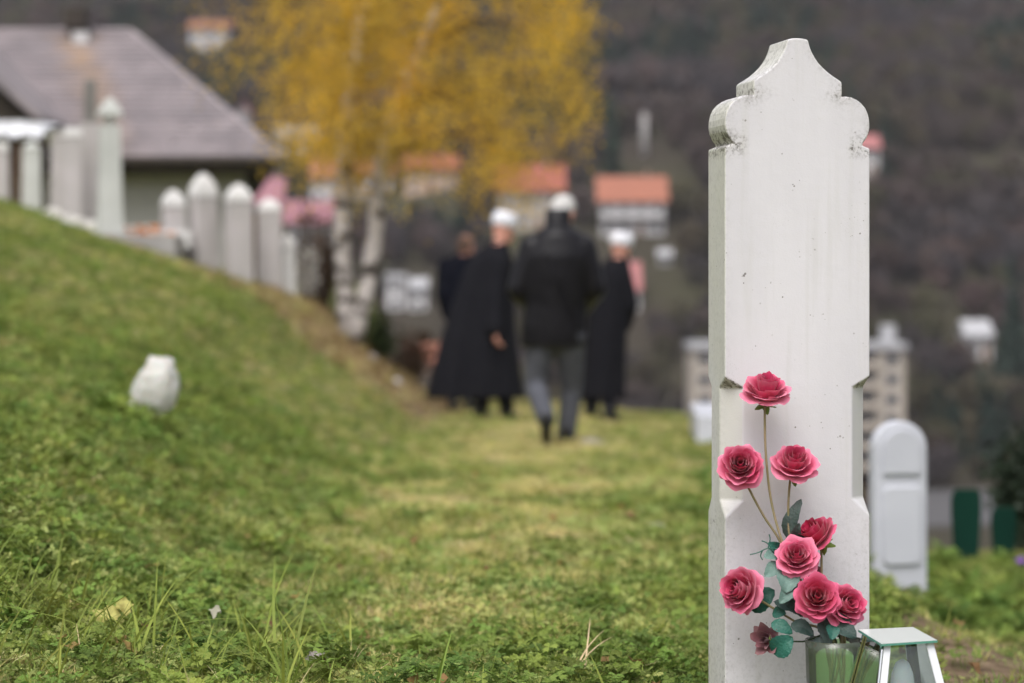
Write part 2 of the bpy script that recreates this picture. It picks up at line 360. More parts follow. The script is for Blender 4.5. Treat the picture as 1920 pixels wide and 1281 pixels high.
# hillside wood
def crown_mb(n, r, h, z0, size, flat=False, conifer=False):
    V = []; F = []
    for i in range(n):
        if conifer:
            t = random.random() ** .7; zz = z0 + h * (1 - t); rr = r * t * math.sqrt(random.random()); a = random.uniform(0, 6.283); c = Vector((rr * math.cos(a), rr * math.sin(a), zz - rr * .3))
        else:
            d = Vector((random.gauss(0, 1), random.gauss(0, 1), random.gauss(0, 1))).normalized(); q = random.random() ** .4; c = Vector((d.x * r * q, d.y * r * q, z0 + h * .5 + d.z * h * .5 * q))
        u = Vector((random.gauss(0, 1), random.gauss(0, 1), random.gauss(0, 1))).normalized(); v = u.cross(Vector((random.gauss(0, 1), random.gauss(0, 1), random.gauss(0, 1)))).normalized(); s = size * random.uniform(.5, 1.4)
        k = len(V); V += [c - u * s, c + v * s * .6, c + u * s, c - v * s * .6]; F.append((k, k + 1, k + 2, k + 3))
    return V, F
def far_tree(m_leaf, m_bark, n, r, h, z0, size, conifer=False, twigs=0):
    mb = MB(); mb.tube([(0, 0, -.5), (.1, 0, z0), (0, .1, z0 + h * .7)], [.035 * h, .025 * h, .006 * h], 5); nb = len(mb.F)
    for _ in range(twigs):
        a = random.uniform(0, 6.283); zz = z0 + random.uniform(-.1, .4) * h; e = Vector((math.cos(a) * r * random.uniform(.6, 1), math.sin(a) * r * random.uniform(.6, 1), zz + h * random.uniform(.25, .55)))
        mb.tube([(0, 0, zz), e * .5 + Vector((0, 0, zz * .42)), e], [.013 * h, .008 * h, .002 * h], 3)
    V, F = crown_mb(n, r, h, z0, size, conifer=conifer); mb.add(V, F); return mb
b_bark = mat('far_bark', (.085, .07, .064), rough=1, rnd=.3)
w_brown = leafy('wood_brown', (.088, .060, .052), (.068, .053, .050), rnd=.35, transl=.15, scale=.02, world=True)
w_grey = leafy('wood_greybrown', (.052, .044, .048), (.066, .053, .051), rnd=.35, transl=.1, scale=.02, world=True)
w_olive = leafy('wood_olive', (.068, .066, .034), (.08, .064, .036), rnd=.35, transl=.2, scale=.02, world=True)
w_dark = leafy('wood_evergreen', (.018, .038, .026), (.028, .048, .03), rnd=.3, transl=.1, scale=.02, world=True)
WV = []
for mm, sp in ((w_brown, .55), (w_brown, .5), (w_grey, .5), (w_grey, .55), (w_olive, .6)):
    t = far_tree(mm, b_bark, 230, 3.2, 6.2, 2.2, sp, twigs=14); WV.append((t.V, t.F, mm))
for _ in range(2):
    t = far_tree(w_dark, b_bark, 300, 2.6, 11, .8, .6, conifer=True); WV.append((t.V, t.F, w_dark))

# ------------------------------------------------------------------ far buildings
m_orange = mat('roof_orange_tile', (.35, .135, .085), (.29, .115, .075), scale=1.5, rough=.85, bump=.4)
m_red = mat('roof_red_tile', (.34, .10, .07), (.27, .085, .06), scale=1.5, rough=.85, bump=.4)
m_pink = mat('roof_magenta_sheet', (.31, .135, .165), (.27, .115, .14), scale=1, rough=.6)
m_pinkp = mat('roof_pink_tile', (.40, .15, .15), (.34, .14, .14), scale=1, rough=.8)
m_brownr = mat('roof_brown_tile', (.28, .12, .08), (.22, .10, .07), scale=1, rough=.85)
m_greyr = mat('roof_grey', (.42, .42, .44), (.36, .36, .38), scale=.6, rough=.8)
m_wwall = mat('plaster_white', (.54, .53, .54), (.46, .45, .46), scale=.5, rough=.9, bump=.15)
m_cream = mat('plaster_cream', (.42, .365, .31), (.36, .32, .275), scale=.5, rough=.9, bump=.15)
m_peach = mat('plaster_peach', (.50, .36, .28), (.44, .33, .26), scale=.5, rough=.9, bump=.15)
m_greyw = mat('plaster_grey', (.34, .33, .33), (.28, .27, .27), scale=.5, rough=.9, bump=.15)
m_glass = mat('window_glass', (.03, .035, .045), rough=.12, spec=.8)
m_wframe = mat('window_frame_paint', (.55, .54, .54), rough=.6)
m_wood = mat('brown_wood', (.11, .065, .042), (.08, .05, .033), scale=3, rough=.85, bump=.3, stretch=(1, 1, .1))
m_door = mat('door_wood', (.16, .09, .05), rough=.7)
m_conc = mat('concrete', (.36, .345, .34), (.26, .25, .245), scale=4, rough=.95, bump=.3)
m_chim = mat('chimney_brick', (.3, .2, .16), (.24, .16, .13), scale=2, rough=.9)
def solve(px, py):
    Y = np.linspace(335, 900, 2400); z = height((px - 960) / FPX * Y, Y) - (CZ + (HOR - py) / FPX * Y)
    k = np.where(z > 0)[0]; return float(Y[k[0]]) if len(k) else 420.
SITES = []
def house(px0, px1, top, eave, base, wallm, roofm, label, storeys=2, nwin=3, style='gable', group='houses across the valley', chimney=True, depth=8, door=True, Y=None, balcony=False):
    Y = Y or solve((px0 + px1) / 2, base); s = FPX / Y; x0, x1 = (px0 - 960) / s, (px1 - 960) / s
    zt, ze, zb = [CZ + (HOR - v) / s for v in (top, eave, base)]; cx = (x0 + x1) / 2; wd = (x1 - x0)
    zb -= .2; over = .06 * wd
    e = empty('house', (cx, Y, zb), label, 'house', group); SITES.append((cx, Y, wd * .5 + 1.5, depth))
    ww = wd - 2 * over; y0 = Y; y1 = Y + depth
    # wall body runs down into the slope
    MB().box((cx, (y0 + y1) / 2, (zb + ze) / 2 - 2), (ww, depth, ze - zb + 4)).build('wall', wallm, e)
    if style == 'gable':       # ridge parallel to the picture
        yo = .7; ym = (y0 + y1) / 2; th = .22
        V = [(x0, y0 - yo, ze - .1), (x1, y0 - yo, ze - .1), (x1, ym, zt), (x0, ym, zt), (x1, y1 + yo, ze - .1), (x0, y1 + yo, ze - .1)]
        V += [(a, b, c - th) for a, b, c in V]
        r = obj('roof', V, [(0, 1, 2, 3), (3, 2, 4, 5), (7, 6, 9, 8), (8, 9, 11, 10), (0, 6, 7, 1), (1, 7, 8, 2), (2, 8, 10, 4), (4, 10, 11, 5), (5, 11, 9, 3), (3, 9, 6, 0)], roofm, e, False)
        for xx in (cx - ww / 2 + .01, cx + ww / 2 - .11): gm = MB(); gm.rings([[(xx, y0, ze), (xx, y1, ze), (xx, ym, zt - th)], [(xx + .1, y0, ze), (xx + .1, y1, ze), (xx + .1, ym, zt - th)]]); gm.build('gable_wall', wallm, e)
    elif style == 'front':     # gable towards the camera
        th = .2
        V = [(x0, y0 - .6, ze - .1), (cx, y0 - .6, zt), (x1, y0 - .6, ze - .1), (x0, y1 + .5, ze - .1), (cx, y1 + .5, zt), (x1, y1 + .5, ze - .1)]
        V += [(a, b, c - th) for a, b, c in V]
        r = obj('roof', V, [(0, 1, 4, 3), (1, 2, 5, 4), (9, 10, 7, 6), (10, 11, 8, 7), (0, 6, 7, 1), (1, 7, 8, 2), (3, 4, 10, 9), (4, 5, 11, 10), (0, 3, 9, 6), (2, 8, 11, 5)], roofm, e, False)
        gm = MB(); gm.rings([[(cx - ww / 2, y0 + .02, ze), (cx + ww / 2, y0 + .02, ze), (cx, y0 + .02, zt - th)], [(cx - ww / 2, y0 + .2, ze), (cx + ww / 2, y0 + .2, ze), (cx, y0 + .2, zt - th)]]); gm.build('gable_wall', wallm, e)
    else:
        r = MB().box((cx, (y0 + y1) / 2, (zt + ze) / 2), (wd, depth + .8, max(zt - ze, .3))).build('roof', roofm, e)
    if chimney: MB().box((cx + wd * .22, (y0 + y1) / 2, zt + .25), (.6, .6, 1.3)).build('chimney', m_chim, r)
    hgt = ze - zb
    for k in range(storeys):
        zc = ze - hgt * (k + .5) / storeys
        for i in range(nwin):
            if door and k == storeys - 1 and i == nwin // 2:
                MB().box((cx - ww / 2 + ww * (i + .5) / nwin, y0 - .04, zb + 1.1), (1, .12, 2.1)).build('door', m_door, e); continue
            xx = cx - ww / 2 + ww * (i + .5) / nwin; wh = min(1.3, hgt / storeys * .5)
            f = MB(); sw = min(1.2, ww / nwin * .55)
            for a, b, c, d in ((0, wh / 2, sw + .1, .09), (0, -wh / 2, sw + .1, .09), (-sw / 2, 0, .09, wh), (sw / 2, 0, .09, wh), (0, 0, .06, wh)): f.box((xx + a, y0 - .06, zc + b), (c, .10, d))
            wo = f.build('window', m_wframe, e); MB().box((xx, y0 - .02, zc), (sw, .06, wh)).build('pane', m_glass, wo)
    if balcony:
        zc = zb + hgt * .5; MB().box((cx, y0 - .7, zc), (ww, 1.4, .2)).build('balcony', m_conc, e)
        for i in range(2): MB().box((cx + (i - .5) * ww * .5, y0 - 1.35, zc + .6), (ww * .36, .1, .95)).build('balcony_panel', m_wwall, e)
    return e
house(350, 435, 34, 52, 92, m_wwall, m_brownr, 'small white house with a brown tiled roof, high on the wooded slope above all others', 2, 3)
house(430, 482, 190, 232, 262, m_greyw, m_pinkp, 'small house with a faded pink gable just above the shingle roof end', 1, 2, style='front', chimney=False)
house(515, 602, 234, 262, 300, m_wwall, m_greyr, 'white flat roofed house between shingle roof and golden birch', 2, 3, style='flat', chimney=False)
house(580, 645, 290, 332, 378, m_wwall, m_orange, 'white house with orange roof half hidden by the left birch trunk', 2, 2)
house(458, 532, 330, 378, 425, m_peach, m_pink, 'peach house with magenta sheet roof behind the pointed gravestones', 2, 2, style='gable', Y=None)
house(530, 640, 374, 416, 462, m_greyw, m_pink, 'low grey house with long magenta roof left of the birch trunks', 1, 4, chimney=False)
house(752, 862, 288, 316, 362, m_peach, m_red, 'peach house with brick red roof under the birch crown', 2, 3)
house(928, 1062, 306, 356, 432, m_cream, m_red, 'wide cream house with red roof behind the leather jacketed man', 2, 4, depth=9)
house(1118, 1254, 328, 376, 442, m_wwall, m_orange, 'white house with bright orange roof and balcony above the right cleric', 2, 4, balcony=True, depth=9)
house(1140, 1204, 490, 542, 585, m_wwall, m_pinkp, 'small white house with pink roof just beside the right cleric', 1, 2, chimney=False)
house(1600, 1652, 252, 276, 330, m_wwall, m_pinkp, 'narrow pink roofed house peeking out beside the tall gravestone shoulder', 2, 2, chimney=False, depth=5)
house(1808, 1864, 600, 628, 672, m_wwall, m_greyr, 'pale grey roofed house low in the dark woods at far right', 2, 2, chimney=False)
house(722, 762, 512, 524, 582, m_wwall, m_greyr, 'narrow white house low on slope right of the birch trunks', 2, 1, style='flat', chimney=False, door=False, depth=5)
house(766, 803, 520, 538, 584, m_wwall, m_greyr, 'small white house beside the leftmost mourner, nearer to him', 2, 1, style='gable', chimney=False, door=False, depth=5)
house(762, 826, 644, 676, 700, m_peach, m_orange, 'low house with terracotta roof beside the long coat hem', 1, 2, chimney=False)

house(664, 738, 300, 324, 366, m_wwall, m_orange, 'white house with orange roof seen between and right of the birch trunks', 2, 2)
house(1232, 1262, 466, 478, 498, m_greyw, m_greyr, 'tiny grey house below and right of the bright orange roof', 1, 2, chimney=False, door=False, depth=4)
def apartment():
    Y = 318.; s = FPX / Y; x0, x1 = (1297 - 960) / s, (1697 - 960) / s; zt = CZ + (HOR - 655) / s; cx = (x0 + x1) / 2; zb = H(cx, Y) - .3; d = 12; ww = x1 - x0
    e = empty('apartment_building', (cx, Y, zb), 'beige apartment block with grey flat roof behind the tall white gravestone', 'building'); SITES.append((cx, Y, ww / 2 + 2, d))
    MB().box((cx, Y + d / 2, (zb + zt) / 2), (ww, d, zt - zb)).build('wall', m_cream, e)
    r = MB().box((cx, Y + d / 2 - .3, zt + .45), (ww + .5, d + .8, .9)).build('roof', m_greyr, e)
    MB().box((cx + ww * .44, Y + 4, zt + 2), (1.8, 2, 2.4)).build('chimney', m_greyr, r)
    fh = 2.65; nf = int((zt - zb) / fh)
    for k in range(nf):
        z = zt - fh * (k + .5)
        for i in range(8):
            x = x0 + ww * (i + .5) / 8
            if i % 4 == 1 or i % 4 == 2:
                b = MB().box((x, Y - .02, z), (ww / 8 - .8, .12, 1.9)).build('loggia', m_glass, e)
                MB().box((x, Y - .55, z - .75), (ww / 8 - .3, .9, 1.0)).build('balcony', m_peach if i % 4 == 1 else m_cream, b)
            else:
                f = MB()
                for a, b, c, q in ((0, .7, 1.7, .1), (0, -.7, 1.7, .1), (-.8, 0, .1, 1.4), (.8, 0, .1, 1.4)): f.box((x + a, Y - .05, z + b), (c, .12, q))
                wo = f.build('window', m_wframe, e); MB().box((x, Y - .01, z), (1.55, .06, 1.35)).build('pane', m_glass, wo)
apartment()
# roads on the slope and valley floor
m_asph = mat('asphalt', (.07, .068, .072), (.09, .087, .09), scale=.3, rough=.95)
def strip(name, pts, wd, m, dz=.35):
    V = []; F = []
    for i, (x, y) in enumerate(pts):
        z = max(H(x, y), H(x, y + wd)) + dz; V += [(x, y, z), (x, y + wd, z), (x, y, z - 2.5), (x, y + wd, z - 2.5)]
        if i: a = 4 * (i - 1); F += [(a, a + 4, a + 5, a + 1), (a + 2, a + 6, a + 4, a), (a + 1, a + 5, a + 7, a + 3)]
    o = obj(name, V, F, m, None, False); o['kind'] = 'structure'; return o
strip('slope_road', [(x, 456 + 3 * math.sin(x / 15)) for x in np.arange(-5, 90, 4)], 5, m_asph)
strip('valley_road', [(x, 272 + (x - 50) * .3) for x in np.arange(38, 120, 4)], 48, m_asph, .1)
p = solve(1208, 290); SITES.append(((1208 - 960) / FPX * p, p, 5, 2)); MB().tube([W(1208, 296, p) - Vector((0, 0, 1)), W(1208, 212, p)], [.75, .55], 8).build('concrete_pylon', m_conc, None, True)
tag(bpy.data.objects['concrete_pylon'], 'pale concrete pylon standing alone on the wooded slope', 'pylon')

# wood placement
PX, PR, PS, PI = [], [], [], []
n = 12500; y = 333 + 480 * rng.rand(n) ** .9; x = rng.uniform(-.26, .27, n) * y
keep = np.ones(n, bool)
for cx, cy, rr, dd in SITES: keep &= ~((np.abs(x - cx) < rr) & (y > cy - 16) & (y < cy + dd + 4))
keep &= ~((y > 447) & (y < 464) & (x > -8))
nz = np.array([noise.noise(Vector((a * .018, b * .018, 1.1))) for a, b in zip(x, y)]); nz2 = np.array([noise.noise(Vector((a * .04, b * .04, 7.1))) for a, b in zip(x, y)])
idx = np.where(nz2 > .28, rng.choice([5, 6, 4], n), np.where(nz > .12, rng.choice([4, 4, 0, 2], n), np.where(nz > -.12, rng.choice([0, 1, 4], n), rng.choice([2, 3, 1], n))))
x, y, idx = x[keep], y[keep], idx[keep]; n = len(x)
P = np.stack([x, y, height(x, y) - .3], -1); ROT = np.stack([np.zeros(n), np.zeros(n), rng.uniform(0, 6.28, n)], -1)
scatter('hillside_wood', P, ROT, rng.uniform(.45, .95, n), idx, WV, 'bare brown autumn wood covering the far hillside')
# valley scrub below the lawn edge
n = 2100; y = 34 + 302 * rng.rand(n) ** 1.15; x = rng.uniform(-.26, .27, n) * y
keep = ~((x > 34) & (y > 225) & (y < 322)) & ~((x < -3) & (y < 62)); x, y = x[keep], y[keep]; n = len(x)
lim = np.where(x > .12 * y, -.118, -.045)
sc = np.where(y > 322, rng.uniform(.5, .9, n), 0) + (y <= 322) * np.minimum(rng.uniform(.25, .7, n), np.clip((lim * y - (height(x, y) - 1)) / 9.0, .04, 1))
scatter('valley_scrub', np.stack([x, y, height(x, y) - .3], -1), np.stack([np.zeros(n), np.zeros(n), rng.uniform(0, 6.28, n)], -1), sc, rng.choice([0, 1, 2, 4, 4], n), WV, 'brown and olive scrub in the valley below the lawn')
# single conifers
def conifer(px, top, base, wpx, Y, label, group=None, m=w_dark):
    s = FPX / Y; b = W(px, base, Y); h = (base - top) / s; e = empty('conifer', b, label, 'tree', group)
    V, F = crown_mb(1400, wpx / s / 2, h * .95, b.z + h * .06, h * .035, conifer=True); obj('crown', [(v[0] + b.x, v[1] + b.y, v[2]) for v in V], F, m, e, False)
    MB().tube([b - Vector((0, 0, .4)), b + Vector((0, 0, h * .8))], [h * .03, h * .006], 7).build('trunk', b_bark, e)
for q in ((873, 316, 436, 62, 398, 'dark green spruce standing right of the peach house'), (780, 366, 440, 60, 396, 'bushy dark evergreen below the peach house, nearest the birch trunks'), (826, 380, 438, 50, 394, 'low dark evergreen between two others under the peach house'),
          (1662, 285, 335, 50, 440, 'dark green conifer beside the tall gravestone shoulder'), (1900, 520, 705, 90, 345, 'tall dark conifer at far right on slope')): conifer(*q)

# ------------------------------------------------------------------ shingle-roofed house behind the graves
m_sh = mat('grey_shingle', (.27, .235, .245), (.19, .168, .178), scale=1.6, rough=.9, bump=.5, bscale=14, stretch=(1, 1, 1))
def add_lichen(m):
    t = m.node_tree; p = t.nodes['Principled BSDF']; src = p.inputs['Base Color'].links[0].from_socket; a = t.nodes.new('ShaderNodeAttribute'); a.attribute_name = 'lichen'
    x = t.nodes.new('ShaderNodeMix'); x.data_type = 'RGBA'; x.inputs[7].default_value = (.42, .26, .12, 1); t.links.new(a.outputs['Fac'], x.inputs[0]); t.links.new(src, x.inputs[6]); t.links.new(x.outputs[2], p.inputs['Base Color'])
add_lichen(m_sh)
m_shadowwood = mat('dark_boards_eave_shade', (.035, .028, .024), (.05, .04, .032), scale=4, rough=.9, stretch=(1, 1, .1))
m_hwall = mat('house_render_grey', (.40, .39, .37), (.33, .325, .31), scale=.8, rough=.95, bump=.2)
def shingle_house():
    Y0, Y1, Y2 = 39., 44., 49.; re = W(245, 66, Y1); er = W(517, 300, Y0); zr = re.z; ze = er.z; xr = re.x; xe = er.x; xl = -17.5
    e = empty('shingle_roofed_house', (-10, 44, 1.3), 'low grey house with large weathered shingle roof beyond the graves', 'house')
    xk = xe - 1.35
    MB().rings([[(xl, 39.6, z), (xe - .55, 39.6, z), (xk - .55, 48.4, z), (xl, 48.4, z)] for z in (1.0, ze - .18)]).build('wall', m_hwall, e)
    MB().rings([[(xl, Y0 + .02, z), (xe - .05, Y0 + .02, z), (xk - .05, Y2 - .02, z), (xl, Y2 - .02, z)] for z in (ze - .20, ze - .06)]).build('soffit', m_shadowwood, e)  # soffit coloured near black to paint in the shadow under the eaves
    V = [(xl, Y0, ze), (xe, Y0, ze), (xk, Y2, ze), (xl, Y2, ze), (xl, Y1, zr), (xr, Y1, zr)]
    V = [Vector(v) - Vector((0, 0, .05)) for v in V]
    roof = obj('roof', V, [(0, 1, 5, 4), (1, 2, 5), (2, 3, 4, 5), (0, 4, 3), (3, 2, 1, 0)], m_sh, e, False)
    n = 24
    for i in range(n):
        t0, t1 = i / n, (i + 1.25) / n; t1 = min(t1, 1.0)
        def at(t, x0): return x0
        ya, yb = Y0 - .12 + (Y1 - Y0 + .12) * t0, Y0 - .12 + (Y1 - Y0 + .12) * t1; za, zb = ze + (zr - ze) * t0, ze + (zr - ze) * t1
        xa, xb = xe + .1 - (xe - xr) * t0, xe + .1 - (xe - xr) * t1; m = MB(); th = .085
        # individual shingles of the course, sides slightly uneven
        xx = xl + random.uniform(0, .2)
        while xx < xa - .1:
            wd = random.uniform(.32, .5); x2 = min(xx + wd, xa); dz = random.uniform(0, .018); dy = random.uniform(-.03, .03); xtop2 = min(x2, xb + .0) if x2 > xb else x2; xtop1 = min(xx, xb)
            m.add([(xx + .006, ya + dy, za + dz), (x2 - .006, ya + dy, za + dz), (max(xtop2 - .006, xtop1 + .001), yb, zb + .012), (xtop1 + .006, yb, zb + .012), (xx + .006, ya + dy, za + dz + th), (x2 - .006, ya + dy, za + dz + th), (max(xtop2 - .006, xtop1 + .001), yb, zb + .03), (xtop1 + .006, yb, zb + .03)],
                  [(0, 1, 5, 4), (4, 5, 6, 7), (1, 2, 6, 5), (3, 0, 4, 7)]); xx = x2
        lv = [math.exp(-((v[0] + 7.95 - .62 * (zr - v[2])) / .22) ** 2) * (.6 - .14 * (zr - v[2])) for v in m.V]; m.build('shingle_course', m_sh, roof, False, {'lichen': lv})
    MB().tube([(xl, Y1, zr + .04), (xr, Y1, zr + .04)], .09, 8).build('ridge_cap', m_sh, roof)
    MB().tube([(xr, Y1, zr + .04), (xe + .08, Y0, ze + .06)], .08, 8).build('hip_cap', m_sh, roof)
    MB().tube([(xl, Y0 - .2, ze - .02), (xe + .1, Y0 - .2, ze - .02)], .07, 8).build('gutter', m_shadowwood, e)
    c = W(150, 74, 43.4); MB().box((c.x, 43.6, c.z - .1), (.28, .4, .50)).build('chimney', m_wwall, roof)
    c2 = W(140, 34, 43.4); MB().box((c2.x, 43.6, c2.z), (.38, .5, .34)).box((c2.x - .02, 43.6, c2.z - .22), (.26, .3, .12)).build('chimney_cap', m_shadowwood, roof)
    # projecting dark boarded gable on the left
    a = W(-150, 30, 37.5); b = W(80, 232, 37.5); cxg = a.x; hw = b.x - a.x; g = MB()
    g.rings([[(cxg - hw, 37.6, b.z), (b.x - .12, 37.6, b.z), (cxg, 37.6, a.z - .1)], [(cxg - hw, 40.5, b.z), (b.x - .12, 40.5, b.z), (cxg, 40.5, a.z - .1)]]); g.build('porch_gable', m_shadowwood, e)
    V = [(cxg, 37.3, a.z), (b.x, 37.3, b.z), (cxg, 42.5, a.z), (b.x, 42.5, b.z), (cxg - hw, 37.3, b.z), (cxg - hw, 42.5, b.z)]; V += [(x, y, z + .12) for x, y, z in V]
    obj('porch_roof', V, [(0, 2, 3, 1), (6, 7, 9, 8), (0, 1, 7, 6), (1, 3, 9, 7), (0, 4, 5, 2), (6, 8, 11, 10), (0, 6, 10, 4), (4, 10, 11, 5)], m_sh, e, False)
    for sx in (b.x - .35, cxg + .2): MB().box((sx, 37.7, (b.z + 1.1) / 2), (.16, .16, b.z - 1.1)).build('post', m_wood, e)
shingle_house()
# canopy
m_tarp = mat('white_tarpaulin', (.70, .71, .76), (.6, .61, .66), scale=1.5, rough=.5, bump=.3)
def canopy():
    Y = 27.; c = W(40, 375, Y); e = empty('canopy', (c.x, Y, H(c.x, Y)), 'white tarpaulin canopy on brown posts at the left edge', 'canopy'); s = FPX / Y
    x0, x1 = W(-120, 0, Y).x, W(103, 0, Y).x; z0 = W(0, 258, Y).z; rows = []
    V = []; F = []; nx = 14
    for side in (0, 1):
        for j in range(5):
            for i in range(nx + 1):
                u = i / nx; v = j / 4; z = z0 + .20 * (1 - (2 * v - 1) ** 2) * (1 - .5 * u) + .05 * math.sin(u * 9) * v * (1 - v) * 2 + (0.05 if side else 0) + .06 * (1 - u)
                V.append((x0 + (x1 - x0) * u, Y - .6 + 2.2 * v, z))
    n1 = (nx + 1) * 5
    for sd_ in (0, 1):
        for j in range(4):
            for i in range(nx): a = sd_ * n1 + j * (nx + 1) + i; F.append((a, a + 1, a + nx + 2, a + nx + 1))
    for i in range(nx): F.append((i, i + 1, n1 + i + 1, n1 + i)); a = 4 * (nx + 1) + i; F.append((a, a + 1, n1 + a + 1, n1 + a))
    V += [(x0, Y - .6, z0 - .06), (x1, Y - .6, z0 - .06), (x1, Y - .6, z0 + .1), (x0, Y - .6, z0 + .1)]; k = len(V) - 4; F.append((k, k + 1, k + 2, k + 3))
    obj('roof_sheet', V, F, m_tarp, e)
    vz0, vz1 = W(0, 262, Y).z, W(0, 226, Y).z
    Vv = []; nn = 30
    for k_ in (0, 1):
        for i in range(nn + 1):
            u = i / nn; yy = Y - .63 - .02 * math.sin(u * 40) - .02 * k_; Vv += [(x0 + (x1 - x0) * u, yy, vz0 + .015 * math.sin(u * 31) + .0), (x0 + (x1 - x0) * u, yy, vz1 - .10 * u ** 2 + .02 * math.sin(u * 9))]
    m2 = 2 * (nn + 1); Fv = [(k_ * m2 + 2 * i, k_ * m2 + 2 * i + 2, k_ * m2 + 2 * i + 3, k_ * m2 + 2 * i + 1) for k_ in (0, 1) for i in range(nn)] + [(2 * i, m2 + 2 * i, m2 + 2 * i + 2, 2 * i + 2) for i in range(nn)]
    obj('valance', Vv, Fv, m_tarp, e)
    for px in (30, 87, -90):
        x = W(px, 0, Y).x; MB().box((x, Y - .45, (z0 + 1.2) / 2), (.13 if px != 87 else .09, .13, z0 - 1.2)).build('post', m_wood, e)
    MB().box(((x0 + x1) / 2, Y - .45, z0 - .06), (x1 - x0, .08, .1)).build('beam', m_wood, e)
canopy()

# ------------------------------------------------------------------ gravestones
m_mar = mat('white_marble', (.66, .65, .65), (.56, .55, .54), scale=3, rough=.7, bump=.15)
m_mar2 = mat('grey_stone', (.44, .41, .41), (.36, .34, .33), scale=3, rough=.85, bump=.3)
m_mar3 = mat('dark_grey_stone', (.20, .19, .18), (.14, .135, .125), scale=3, rough=.9, bump=.3)
m_marg = mat('greenish_stone', (.50, .51, .49), (.42, .43, .41), scale=3, rough=.85, bump=.3)
def sq(cx, cy, z, w_, d_, rz): return [(cx + a * w_ / 2 * math.cos(rz) - b * d_ / 2 * math.sin(rz), cy + a * w_ / 2 * math.sin(rz) + b * d_ / 2 * math.cos(rz), z) for a, b in ((-1, -1), (0, -1.04), (1, -1), (1.04, 0), (1, 1), (0, 1.04), (-1, 1), (-1.04, 0))]
def nisan(px0, px1, top, base, Y, rz, label, shape='dome', ms=m_mar2, mc=m_mar, capfrac=.2, flare=1.1, group='old Muslim gravestones on the bank crest'):
    s = FPX / Y; cx = ((px0 + px1) / 2 - 960) / s; wd = 1.12 * (px1 - px0) / s / (abs(math.cos(rz)) + abs(math.sin(rz)) * .8); dp = wd * .8
    zt = CZ + (HOR - top) / s; zb = min(CZ + (HOR - base) / s, H(cx, Y)) - .12; h = zt - zb
    e = empty('gravestone', (cx, Y, zb + .12), label, 'gravestone', group)
    zc = zt - h * capfrac
    MB().rings([sq(cx, Y, zb, wd * flare, dp * flare, rz), sq(cx, Y, zb + h * .3, wd * (1 + (flare - 1) * .4), dp * (1 + (flare - 1) * .4), rz), sq(cx, Y, zc - .01, wd * .96, dp * .96, rz)]).build('shaft', ms, e)
    c = MB()
    if shape == 'dome': prof = [(.97, 0), (1.0, .12), (.93, .35), (.78, .58), (.52, .8), (.25, .94), (.08, 1)]
    elif shape == 'cone': prof = [(.50, 0), (.48, .25), (1.20, .30), (1.18, .42), (.72, .75), (.25, .98), (.05, 1)]
    elif shape == 'pyramid': prof = [(.97, 0), (1.02, .1), (.8, .4), (.1, 1)]
    elif shape == 'flat': prof = [(.97, 0), (1.0, .3), (.9, 1)]
    elif shape == 'post': prof = [(.72, 0), (.62, .1), (.6, .9), (.5, 1)]
    c.rings([sq(cx, Y, zc + (zt - zc) * b, wd * a, dp * a, rz) for a, b in prof]); c.build('cap', mc, e)
    return e
nisan(303, 346, 356, 490, 22.2, .5, 'shortest white gravestone with domed top, leftmost in the row past the kerbed grave')
nisan(356, 406, 325, 500, 22.3, .7, 'tallest domed gravestone in the row right of the kerbed grave', capfrac=.22)
nisan(422, 472, 345, 515, 22.2, .45, 'broad gravestone with white domed cap, right of the tallest domed one', capfrac=.17)
nisan(484, 526, 372, 525, 22.6, .1, 'slim grey gravestone with white cap beside a dark post', capfrac=.13)
nisan(524, 552, 438, 535, 22.8, .5, 'small bright white gravestone at the lower right end of the row', ms=m_mar)
nisan(186, 225, 184, 436, 21.6, .35, 'tall greenish gravestone pillar with conical turban cap rising over the kerbed grave', 'cone', m_marg, m_marg, .17, 1.42)
nisan(150, 188, 150, 405, 23.6, .2, 'tall stone pillar topped by a dark narrow post, behind conical one', 'post', m_mar2, m_mar3, .26, 1.15)
nisan(120, 153, 240, 400, 23.2, .15, 'plain pinkish grey upright slab left of the tall pillars', 'flat', m_mar2, m_mar, .09)
nisan(97, 122, 248, 390, 24, .1, 'narrow grey slab between the canopy post and wider slab', 'flat', m_mar2, m_mar2, .08)
nisan(44, 76, 264, 375, 24.5, .1, 'pale slab standing between the two brown canopy posts', 'pyramid', m_marg, m_marg, .1)
nisan(-18, 16, 268, 372, 24.5, .1, 'pale slab cut by the left edge under the canopy', 'flat', m_mar2, m_mar, .1)
o = MB().box((W(478, 0, 22.9).x, 22.9, H(-2.4, 22.9) + .3), (.06, .06, .85), 0, .9).build('dark_post', m_wood, None); tag(o, 'short dark post between two pale gravestones', 'post')
